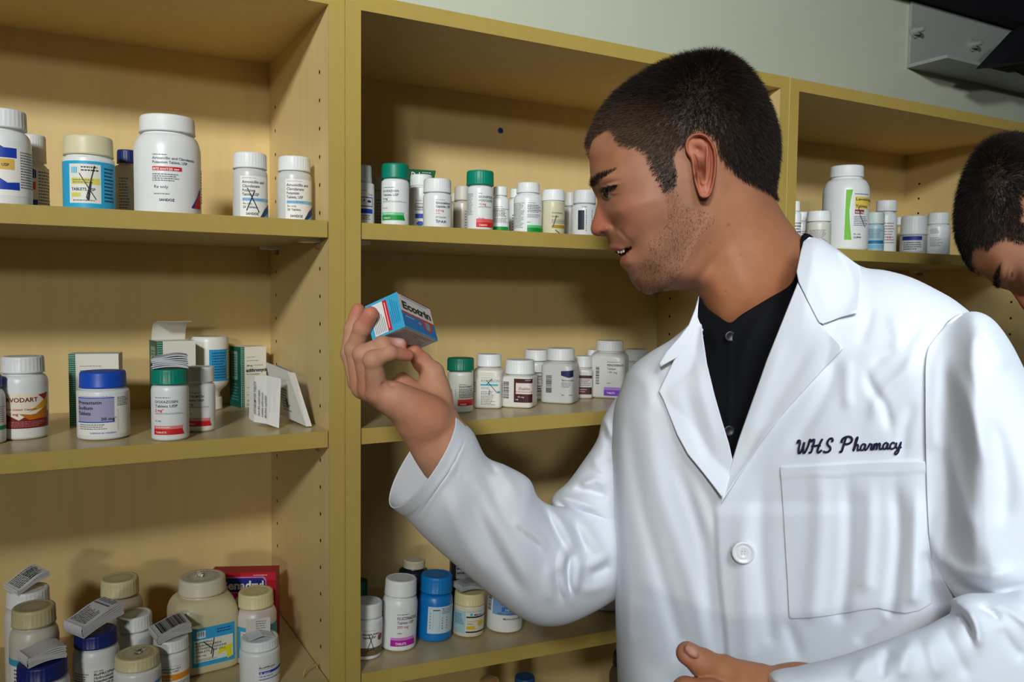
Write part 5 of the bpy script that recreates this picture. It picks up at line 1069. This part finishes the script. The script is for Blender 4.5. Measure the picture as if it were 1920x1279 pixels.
LT = TPS([(1500, 442), (1530, 448), (1562, 464), (1614, 500), (1608, 586), (1545, 604), (1492, 535), (1500, 490), (1581, 652), (1500, 740), (1432, 822), (1362, 925), (1459, 622), (1419, 729), (1373, 862)],
         [.822, .800, .772, .735, .690, .705, .775, .795, .690, .720, .735, .755, .755, .752, .772], reg=1)
def lapd(lift, inner=None, fl=()):
    def f(P):
        P = np.asarray(P, float); d = np.minimum(LT(P), Dc(P)-lift)
        return d-folds(P, fl)
    return f
# left lapel (right in the picture) and its collar half
lap = sharp(q5((596, 150), (655, 262), (725, 335), (660, 405), (600, 470), (545, 532), (500, 590), (450, 665), (405, 735), (378, 775), (384, 745), (400, 690), (412, 650), (430, 590), (455, 520), (480, 450), (508, 370), (540, 290), (568, 220)))
patch('lapel', lap, lapd(.0032, fl=[(q5((560, 300), (500, 450), (440, 620)), 18, 1.5), (q5((640, 320), (560, 450), (480, 580)), 16, -1.2)]), drop=.0028, dn=0)
colr = sharp(q5((604, 62), (612, 35), (628, 22), (648, 24), (690, 50), (735, 78), (772, 105), (775, 140), (770, 190), (765, 236), (715, 250), (668, 268), (655, 264), (625, 205), (598, 150), (592, 120)))
patch('collar', colr, lapd(.0048, fl=[(q5((640, 60), (660, 150), (680, 230)), 18, 1.5)]), drop=.0030, dn=0)
# right lapel (left in the picture) and its collar half
RTp = TPS([(1308, 570), (1262, 640), (1240, 690), (1240, 745), (1280, 830), (1352, 925), (1372, 860), (1346, 762), (1319, 629), (1300, 680)], [.838, .822, .815, .805, .785, .757, .768, .782, .822, .800], reg=1)
def lapr(lift):
    return lambda P: np.minimum(RTp(P), Dc(P)-lift)-folds(P, [(q5((300, 330), (330, 480), (370, 620)), 14, 1.2), (q5((270, 420), (310, 560), (360, 680)), 14, -1.2)])
lap = sharp(q5((322, 235), (328, 300), (340, 380), (362, 470), (382, 540), (402, 605), (412, 650), (402, 690), (385, 762), (365, 735), (330, 690), (285, 635), (255, 580), (235, 530), (215, 480), (203, 458), (245, 372), (285, 320)))
patch('lapel', lap, lapr(.0028), drop=.0024, dn=0)
colr = sharp(q5((316, 188), (322, 210), (322, 240), (305, 300), (275, 345), (245, 368), (210, 388), (205, 378), (225, 345), (258, 308), (288, 270), (306, 225)))
patch('collar', colr, lapr(.0042), drop=.0026, dn=0)
# breast pocket
PK = q5((545, 672), (650, 667), (760, 660), (860, 656), (960, 655), (966, 760), (968, 860), (972, 960), (975, 1058), (940, 1078), (900, 1086), (860, 1080), (820, 1071), (770, 1078), (740, 1083), (680, 1093), (630, 1099), (571, 1101), (566, 1000), (560, 900), (553, 780))
def pkd(P):
    P = np.asarray(P); y0 = 876-(P[:, 0]-1462)*.04; hem = np.clip((P[:, 1]-y0-19)/2.5, 0, 1); return Dc(P)-.0022+.0007*hem-.0004*np.exp(-((P[:, 1]-y0-19)/1.5)**2)
patch('pocket', sharp(PK), pkd, 5, .0020, 0)
# sleeves
def tube(st, n_ring=96, n_len=110, fl=(), hem=None):
    st = [dict(U=s_[0], L=s_[1], d=s_[2], h=s_[3], s=s_[4] if len(s_) > 4 else (0, 0)) for s_ in st]
    arr = np.array([[*s_['U'], *s_['L'], s_['d'], s_['h'], *s_['s']] for s_ in st]); n = len(arr); t = np.linspace(0, n-1.0001, n_len); out = []
    for x in t:
        i = int(x); u = x-i; p0, p1, p2, p3 = arr[max(i-1, 0)], arr[i], arr[min(i+1, n-1)], arr[min(i+2, n-1)]
        out.append(.5*((2*p1)+(-p0+p2)*u+(2*p0-5*p1+4*p2-p3)*u*u+(-p0+3*p1-3*p2+p3)*u**3))
    out = np.array(out); A = np.linspace(0, 2*np.pi, n_ring, endpoint=False); ca, sa = np.cos(A), np.sin(A)
    cx = ((out[:, 0]+out[:, 2])/2)[:, None]+((out[:, 0]-out[:, 2])/2)[:, None]*ca-out[:, 6][:, None]*sa; cy = ((out[:, 1]+out[:, 3])/2)[:, None]+((out[:, 1]-out[:, 3])/2)[:, None]*ca-out[:, 7][:, None]*sa
    P = np.c_[cx.ravel(), cy.ravel()]; SA = np.tile(sa, len(out)); dd = np.repeat(out[:, 4], n_ring)-np.repeat(out[:, 5], n_ring)*SA
    dd -= (folds(P, fl)+wrinkle(P)*1.2)*np.sqrt(np.clip(SA*1.6, 0, 1))
    V = at_many(P, dd); F = []
    for i in range(len(out)-1):
        for k in range(n_ring): j = (k+1) % n_ring; F.append((i*n_ring+k, (i+1)*n_ring+k, (i+1)*n_ring+j, i*n_ring+j))
    return V, F
S6 = lambda x, y: (720+x/2.908, 760+y/2.908)
SF = [(q6((1018, 800), (1000, 900), (1015, 1040)), 9, -8.0), (q6((985, 780), (960, 900), (985, 1020), (1010, 1060)), 8, 7.0), (q6((1060, 830), (1050, 930), (1035, 1030)), 10, 7.0), (q6((955, 870), (950, 960), (965, 1070)), 11, -4.0), (q6((900, 860), (895, 980), (910, 1090)), 13, 3.0),
      (q6((420, 400), (520, 620), (620, 800), (720, 960), (800, 1080)), 18, -4.0), (q6((330, 420), (400, 640), (500, 830), (620, 990)), 20, 3.5), (q6((530, 480), (640, 700), (740, 880), (830, 1030)), 18, 3.5),
      (q6((560, 290), (600, 360), (640, 380)), 9, -4.0), (q6((600, 330), (680, 420), (720, 520)), 14, 3.0), (q6((520, 330), (590, 470), (650, 600), (780, 700)), 15, -3.0),
      (q6((680, 610), (780, 690), (860, 740), (900, 800)), 8, 4.0), (q6((700, 660), (790, 720), (860, 800)), 9, -3.0), (q6((830, 520), (890, 600), (940, 700), (1000, 800)), 10, -5.0), (q6((900, 560), (960, 640), (1010, 740), (1040, 830)), 10, 5.0),
      (q6((1010, 620), (1060, 700), (1110, 820)), 10, -5.0), (q6((1080, 640), (1150, 760), (1200, 820)), 12, 4.0), (q6((1100, 880), (1160, 850), (1230, 800)), 10, 4.0), (q6((1110, 930), (1180, 900), (1240, 870)), 10, -4.0), (q6((1060, 1000), (1150, 1000), (1240, 960)), 12, 3.0),
      (q6((240, 262), (372, 345), (480, 440), (600, 545), (690, 640)), 2.6, 1.2), (q6((455, 150), (370, 330), (270, 480), (165, 640)), 2.4, -1.0, 'b'), (q6((455, 150), (370, 330), (270, 480), (165, 640)), 9, .8, 'b')]
V, F = tube([(S6(372, 45), S6(48, 552), .790, .046, (-26, -12)), (S6(425, 95), S6(92, 588), .796, .047, (-22, -10)), (S6(480, 152), S6(136, 622), .802, .048, (-16, -8)), (S6(552, 283), S6(250, 740), .812, .05, (-10, -5)), (S6(665, 335), S6(400, 872), .825, .052),
             (S6(785, 405), S6(540, 990), .838, .054), (S6(832, 500), S6(700, 1122), .852, .056), (S6(900, 548), S6(835, 1192), .872, .056), (S6(1000, 560), S6(960, 1196), .892, .056), (S6(1110, 560), S6(1090, 1150), .912, .052), (S6(1250, 520), S6(1250, 1060), .925, .045), (S6(1400, 480), S6(1380, 960), .93, .04)], fl=SF)
cobj('right_sleeve', V, F, .0012)
UF = [(q6((1060, 415), (1100, 425), (1150, 405), (1230, 440)), 9, 4.0), (q6((1020, 460), (1120, 470), (1230, 500)), 10, -5.0), (q6((930, 520), (1000, 570), (1120, 600), (1240, 655)), 8, -6.0), (q6((930, 490), (1040, 520), (1180, 570)), 9, 4.0), (q6((1180, 110), (1230, 200), (1240, 330)), 12, -5.0), (q6((1195, 60), (1220, 120), (1235, 190)), 8, 5.0), (q6((1140, 260), (1160, 330), (1220, 380)), 12, 3.0)]
V, F = tube([(S6(1260, -40), S6(1560, 150), .945, .045), (S6(1192, 75), S6(1480, 280), .945, .047), (S6(1160, 190), S6(1420, 400), .943, .048), (S6(1075, 320), S6(1400, 520), .94, .05), (S6(1000, 420), S6(1360, 640), .935, .05), (S6(930, 482), S6(1320, 780), .93, .05), (S6(912, 540), S6(1290, 900), .925, .048), (S6(950, 640), S6(1260, 960), .92, .04)], fl=UF)
cobj('right_sleeve_upper', V, F, .0012)
def Rl(poly, m0, slope, R, W, fl, name, step=6):
    pp = dens(poly, 8)
    def rd(P, q=np.array(pp, float)):
        P = np.asarray(P, float); d, _ = segdist(P, q, True); RR = R+(130*np.clip((1860-P[:, 0])/110, 0, 1) if 'upper' in name else 0); t = np.clip(d/RR, 0, 1); return W*np.sqrt(np.maximum(0, 1-(1-t)**2))
    md = lambda P: m0+(np.asarray(P)[:, 0]-1735)*slope
    def nr(P):
        P = np.asarray(P, float); a = md(P)-rd(P)
        if 'upper' in name:
            t = np.clip((P[:, 0]-1738)/95, 0, 1); t = t*t*(3-2*t)*np.clip((1120-P[:, 1])/120, 0, 1)+np.clip((P[:, 1]-1000)/120, 0, 1); t = np.clip(t, 0, 1)
            a = (a-folds(P, fl)-wrinkle(P))*t+(Dc(P)-.003)*(1-t); return a
        return a-folds(P, fl)-wrinkle(P)
    V, F, _, _ = relief(pp, nr, md, step, (1, 2.5, 5, 9, 14)); return cobj(name, V, F, .0012)
LU = [(1736, 668), (1752, 634), (1785, 600), (1822, 584), (1858, 596), (1890, 634), (1922, 694), (1990, 840), (2060, 1000), (2080, 1150), (2000, 1230), (1900, 1220), (1830, 1165), (1785, 1112), (1758, 1070), (1744, 1030), (1738, 950), (1735, 850), (1734, 750)]
LUF = [(q5((985, 330), (1040, 420), (1100, 560), (1130, 700)), 24, 4.0), (q5((960, 420), (1000, 600), (1020, 780)), 16, -4.0), (q5((1010, 560), (1050, 750), (1090, 880)), 20, 4.0), (q5((1140, 520), (1180, 700), (1170, 860)), 24, -3.0), (q5((990, 900), (1040, 960), (1120, 980), (1220, 960)), 16, 4.0), (q5((1000, 960), (1060, 1010), (1150, 1025), (1260, 1000)), 12, -6.0), (q5((1100, 260), (1150, 330), (1200, 400)), 18, 3.0), (q5((1060, 250), (1010, 290), (975, 350)), 8, -2.0)]
Rl(LU, .668, -.0001, 105, .054, LUF, 'left_sleeve_upper')
LFo = [(1440, 1262), (1500, 1248), (1565, 1233), (1630, 1212), (1690, 1190), (1732, 1176), (1762, 1160), (1781, 1150), (1784, 1138), (1780, 1128), (1788, 1122), (1815, 1113), (1850, 1112), (1885, 1110), (1925, 1098), (1990, 1105), (2060, 1160), (2060, 1330), (1900, 1430), (1650, 1430), (1460, 1400), (1448, 1350), (1441, 1300)]
LFF = [(q5((1040, 1075), (1075, 1110), (1090, 1160)), 7, -8.0), (q5((1070, 1070), (1100, 1120), (1110, 1190)), 9, 7.0), (q5((1100, 1065), (1150, 1085), (1170, 1110)), 6, -7.0), (q5((1130, 1050), (1200, 1080), (1260, 1130)), 10, 5.0), (q5((860, 1180), (835, 1230), (830, 1279)), 15, -6.0), (q5((930, 1150), (900, 1200), (890, 1279)), 18, 5.0), (q5((800, 1200), (770, 1240), (760, 1290)), 16, 4.0), (q5((1000, 1110), (1030, 1180), (1080, 1279)), 16, -4.0), (q5((960, 1140), (975, 1200), (1000, 1279)), 16, 4.0), (q5((1160, 1120), (1200, 1180), (1240, 1220)), 14, -4.0), (q5((600, 1240), (640, 1260), (700, 1279)), 14, 2.0)]
LFF = [(a_[0], a_[1], a_[2]*.6)+tuple(a_[3:]) for a_ in LFF]
Rl(LFo, .612, .00003, 85, .047, LFF, 'left_sleeve_forearm')
# coat button, four holes and thread
p2 = np.array([[1393.5, 1035.6]]); bp = at(1393.5, 1035.6, float(Dc(p2)[0])-.0012)
mb = MB(); lathe(mb, [(.0096, 0, 2), (.0104, .0012, 2), (.0100, .0026, 2), (.0086, .0030, 2), (.0074, .0020, 2), (.0060, .0017, 2), (.0050, .0022, 2), (.0040, .0018, 2), (.0001, .0018, 2)], 48, (225, 226, 228))
btn = mb.build('button', M['button'], coat); nrm = (-FW-RT*.15); rotq = Vector(nrm).to_track_quat('Z', 'Y'); btn.matrix_local = Matrix.Translation(Vector(bp))@rotq.to_matrix().to_4x4()
mb = MB()
for a in (.8, 2.37, 3.94, 5.5): lathe(mb, [(.0009, .0019, 2), (.0009, .0021, 2)], 12, (120, 120, 120)); 
mb = MB()
for dx in (-.0012, .0012):
    for dy in (-.0012, .0012):
        mb.add([(dx+.0005*math.cos(6.283*k/10), dy+.0005*math.sin(6.283*k/10), .0021) for k in range(10)], [tuple(range(10))], (90, 90, 96))
mb.box(-.0014, -.001, -.0014, .0014, .0021, .0025, (230, 230, 230)); mb.box(.001, .0014, -.0014, .0014, .0021, .0025, (230, 230, 230)); mb.build('thread', M['paper'], btn)
# embroidery: script lettering as raised thread
LET = {
 'W': (.95, [[(.02, .72), (.06, .92), (.16, .95), (.20, .75), (.17, .35), (.22, .03), (.32, .08), (.45, .45), (.50, .80), (.49, .30), (.55, .03), (.66, .12), (.80, .55), (.86, .95), (.93, 1.0)]]),
 'H': (.95, [[(.0, .78), (.10, .92), (.22, .95), (.20, .6), (.12, .12), (.02, .0), (-.02, .08)], [(.08, .46), (.35, .50), (.70, .52)], [(.78, .98), (.70, .80), (.58, .4), (.54, .1), (.62, .0), (.74, .08), (.82, .18)]]),
 'S': (.80, [[(.0, .10), (.12, .0), (.32, .02), (.46, .16), (.42, .36), (.26, .52), (.20, .72), (.30, .92), (.46, .98), (.55, .86), (.50, .72)]]),
 'P': (.90, [[(.30, .95), (.22, .5), (.14, .05), (.06, -.05), (.0, .04)], [(.04, .62), (.08, .88), (.30, 1.02), (.58, 1.02), (.74, .86), (.68, .62), (.46, .50), (.28, .52)]]),
 'h': (.48, [[(.0, .05), (.12, .4), (.22, .85), (.20, .98), (.13, .85), (.08, .4), (.05, .0), (.12, .28), (.24, .44), (.32, .36), (.30, .1), (.36, .0), (.46, .08)]]),
 'a': (.48, [[(.34, .38), (.20, .46), (.06, .34), (.04, .1), (.14, .0), (.26, .1), (.35, .4), (.32, .12), (.38, .0), (.48, .08)]]),
 'r': (.40, [[(.0, .08), (.10, .3), (.14, .48), (.18, .40), (.30, .40), (.27, .15), (.32, .0), (.40, .08)]]),
 'm': (.66, [[(.0, .08), (.08, .44), (.06, .0), (.12, .3), (.22, .45), (.27, .34), (.25, .0), (.31, .3), (.42, .45), (.47, .34), (.46, .1), (.52, .0), (.64, .08)]]),
 'c': (.40, [[(.32, .36), (.24, .45), (.10, .38), (.04, .16), (.12, .0), (.24, .0), (.40, .1)]]),
 'y': (.46, [[(.0, .1), (.06, .42), (.05, .15), (.14, .02), (.26, .12), (.36, .45), (.30, .0), (.22, -.32), (.08, -.42), (.04, -.28), (.20, -.08), (.42, .1)]]),
}
mbT = MB(); cur = 0.0; sizeX, sizeY = 27.0, 26.0; org = np.array([1492.0, 851.0]); ux = np.array([1.0, -.052])
word = 'WHS Pharmacy'; tot = sum(LET[c][0] if c != ' ' else .34 for c in word); sizeX = 199/tot
for ch in word:
    if ch == ' ': cur += .34; continue
    adv, strokes = LET[ch]
    for s_ in strokes:
        q = dens([(cur+x+.12*y, y) for x, y in s_], .05, False); P = np.array([org+ux*(x*sizeX)+np.array([0, -y*sizeY]) for x, y in q])
        for half in (0,):
            dd = Dc(P)-.0010; C_ = at_many(P, dd); n = len(C_); vs = []; N = 6
            for i in range(n):
                t = C_[min(i+1, n-1)]-C_[max(i-1, 0)]; t /= np.linalg.norm(t)+1e-12; a = np.cross(t, FW); a /= np.linalg.norm(a)+1e-12
                wd = .00095 if ch.isupper() else .00075
                for k in range(N): an = 2*math.pi*k/N; vs.append(C_[i]+wd*math.cos(an)*a-.0005*math.sin(an)*FW)
            mbT.add(vs, [(i*N+k, i*N+(k+1) % N, (i+1)*N+(k+1) % N, (i+1)*N+k) for i in range(n-1) for k in range(N)], (30, 24, 56), True)
    cur += adv
e = mbT.build('embroidery', M['thread'], coat); e['label'] = 'navy script embroidery reading WHS Pharmacy'

# ---- the box in the raised hand
Dp = c3(450, 310, .742); f_ = Dp[2]/FPX
a_ = np.array([-19.1*f_, 66.5*f_, .0115]); b_ = np.array([-65*f_, -26.6*f_, .0108]); c_ = np.array([47.8*f_, -25.3*f_, .0560])
a_u = a_/np.linalg.norm(a_); b_u = b_-a_u*(b_@a_u); b_u /= np.linalg.norm(b_u); c_u = c_-a_u*(c_@a_u)-b_u*(c_@b_u); c_u /= np.linalg.norm(c_u)
La, Lb, Lc = np.linalg.norm(a_), np.linalg.norm(b_)*1.0, np.linalg.norm(c_)
w3 = lambda v: v[0]*RT+v[1]*UP+v[2]*FW
Dw = CAM+w3(Dp); au, bu, cu = w3(a_u), w3(b_u), w3(c_u)
bx = empty('medicine_box', Dw+au*La/2); tag(bx, 'small sky blue pain tablet box held up in the raised hand', 'box')
mb = MB(); O = np.zeros(3); cor = [O, cu*Lc, cu*Lc+bu*Lb, bu*Lb]; cor = [p for p in cor]+[p+au*La for p in cor]
SKY = (60, 172, 214)
mb.add(cor, [(0, 1, 5, 4)], (222, 222, 216)); mb.add(cor, [(3, 0, 4, 7)], SKY); mb.add(cor, [(0, 3, 2, 1)], (206, 206, 204)); mb.add(cor, [(4, 5, 6, 7)], SKY); mb.add(cor, [(1, 2, 6, 5), (2, 3, 7, 6)], SKY)
draw(mb, [('r', 0, 0, 1, .48, (30, 120, 190)), ('p', [(.0, .50), (1, .50), (1, .44), (.0, .44)], (205, 60, 40)), ('r', 0, .49, 1, .50, (240, 240, 236)), ('t', .06, .58, .30, 'Ecotrin', K, .04, .86), ('g', .08, .90, .9, .94, 1, GR), ('g', .1, .33, .4, .38, 1, WH), ('p', [(.62, .2), (.75, .12), (.88, .2), (.9, .42), (.84, .46), (.66, .46), (.60, .4)], (190, 70, 50)), ('r', .68, .2, .82, .42, (120, 150, 180)), ('p', [(.45, .3), (.5, .25), (.55, .3), (.5, .35)], (225, 140, 120)), ('r', 0, .0, 1, .03, SKY), ('r', 0, .97, 1, 1, (150, 60, 60))],
     lambda s_, z_, L: tuple(cu*s_+au*z_-bu*L), Lc, La)
draw(mb, [('r', .12, .06, .58, .93, (230, 232, 230)), ('r', .52, .06, .64, .93, (210, 30, 36))]+[('r', .16+.05*k, .1, .175+.05*k, .5+.05*(k % 3), GR) for k in range(7)]+[('r', .565, .14, .59, .86, (240, 200, 200))]+[('r', .69+.055*k, .2, .70+.055*k, .55+.05*((k*7) % 8), (24, 90, 130)) for k in range(5)],
     lambda s_, z_, L: tuple(bu*(Lb-s_)+au*z_-cu*L), Lb, La)
draw(mb, [('g', .06, .1, .9, .92, 13, (120, 120, 126)), ('r', .5, .05, .52, .95, (150, 150, 152))], lambda s_, z_, L: tuple(bu*(Lb-z_)+cu*s_-au*L), Lc, Lb)
o = mb.build('carton_body', M['card'], bx); o.location = Vector(-au*La/2)

# ------------------------------------------------------------------ second person, bent forward at the right edge
th = math.radians(49); R2 = np.array([[math.cos(th), math.sin(th)], [-math.sin(th), math.cos(th)]]); s2 = .318
place2 = lambda P: (np.asarray(P)-np.array([100, 540]))@R2.T*s2+np.array([1833, 513])
person2 = empty('person', at(1960, 700, 1.1)); tag(person2, 'dark-haired second person bending forward, head cut by the right photo edge', 'person')
V2, F2, C2, U2, N2 = build_head(place2, 1.10, 85)
V, F = capsule_chain([(at(*place2([[850, 1050]])[0], 1.10), .05), (at(*place2([[1050, 1350]])[0], 1.10), .06)]); 
tb = [(at(2180, 640, 1.12), .08), (at(2260, 780, 1.12), .15), (at(2290, 1000, 1.12), .17), (at(2290, 1500, 1.12), .17)]
V3, F3 = capsule_chain(tb, 28)
def tri(F): F = np.asarray(F); return np.vstack([F[:, [0, 1, 2]], F[:, [0, 2, 3]]])
body2 = mesh_obj('body', np.vstack([V2, V, V3]), np.vstack([F2, tri(F)+len(V2), tri(F3)+len(V2)+len(V)]), M['skin'], person2, np.vstack([C2, np.tile(SK, (len(V)+len(V3), 1))]))
X, Fq, c_ = strands(V2, F2, U2, 36000, in_hair(HP), lambda P: hlen(P)*1.15, lambda P: hflow(P)@R2.T, lambda P: np.tile(srgb((22, 15, 11)), (len(P), 1)), .0002, .33, .8)
mesh_obj('hair', X, Fq, M['hair'], person2, c_, smooth=False)
X, Fq, c_ = strands(V2, F2, U2, 900, in_hair(BROW), lambda P: np.full(len(P), .006), lambda P: np.tile([.95, -.45], (len(P), 1))@R2.T, lambda P: np.tile(srgb((30, 20, 14)), (len(P), 1)), .00016, .2, .25)
mesh_obj('eyebrow', X, Fq, M['hair'], person2, c_, smooth=False)
V4, F4 = capsule_chain([(p, r+.012) for p, r in [(at(2150, 600, 1.12), .065)]+tb], 36); mesh_obj('shirt', V4, tri(F4), M['coat'], person2, solid=.0015)
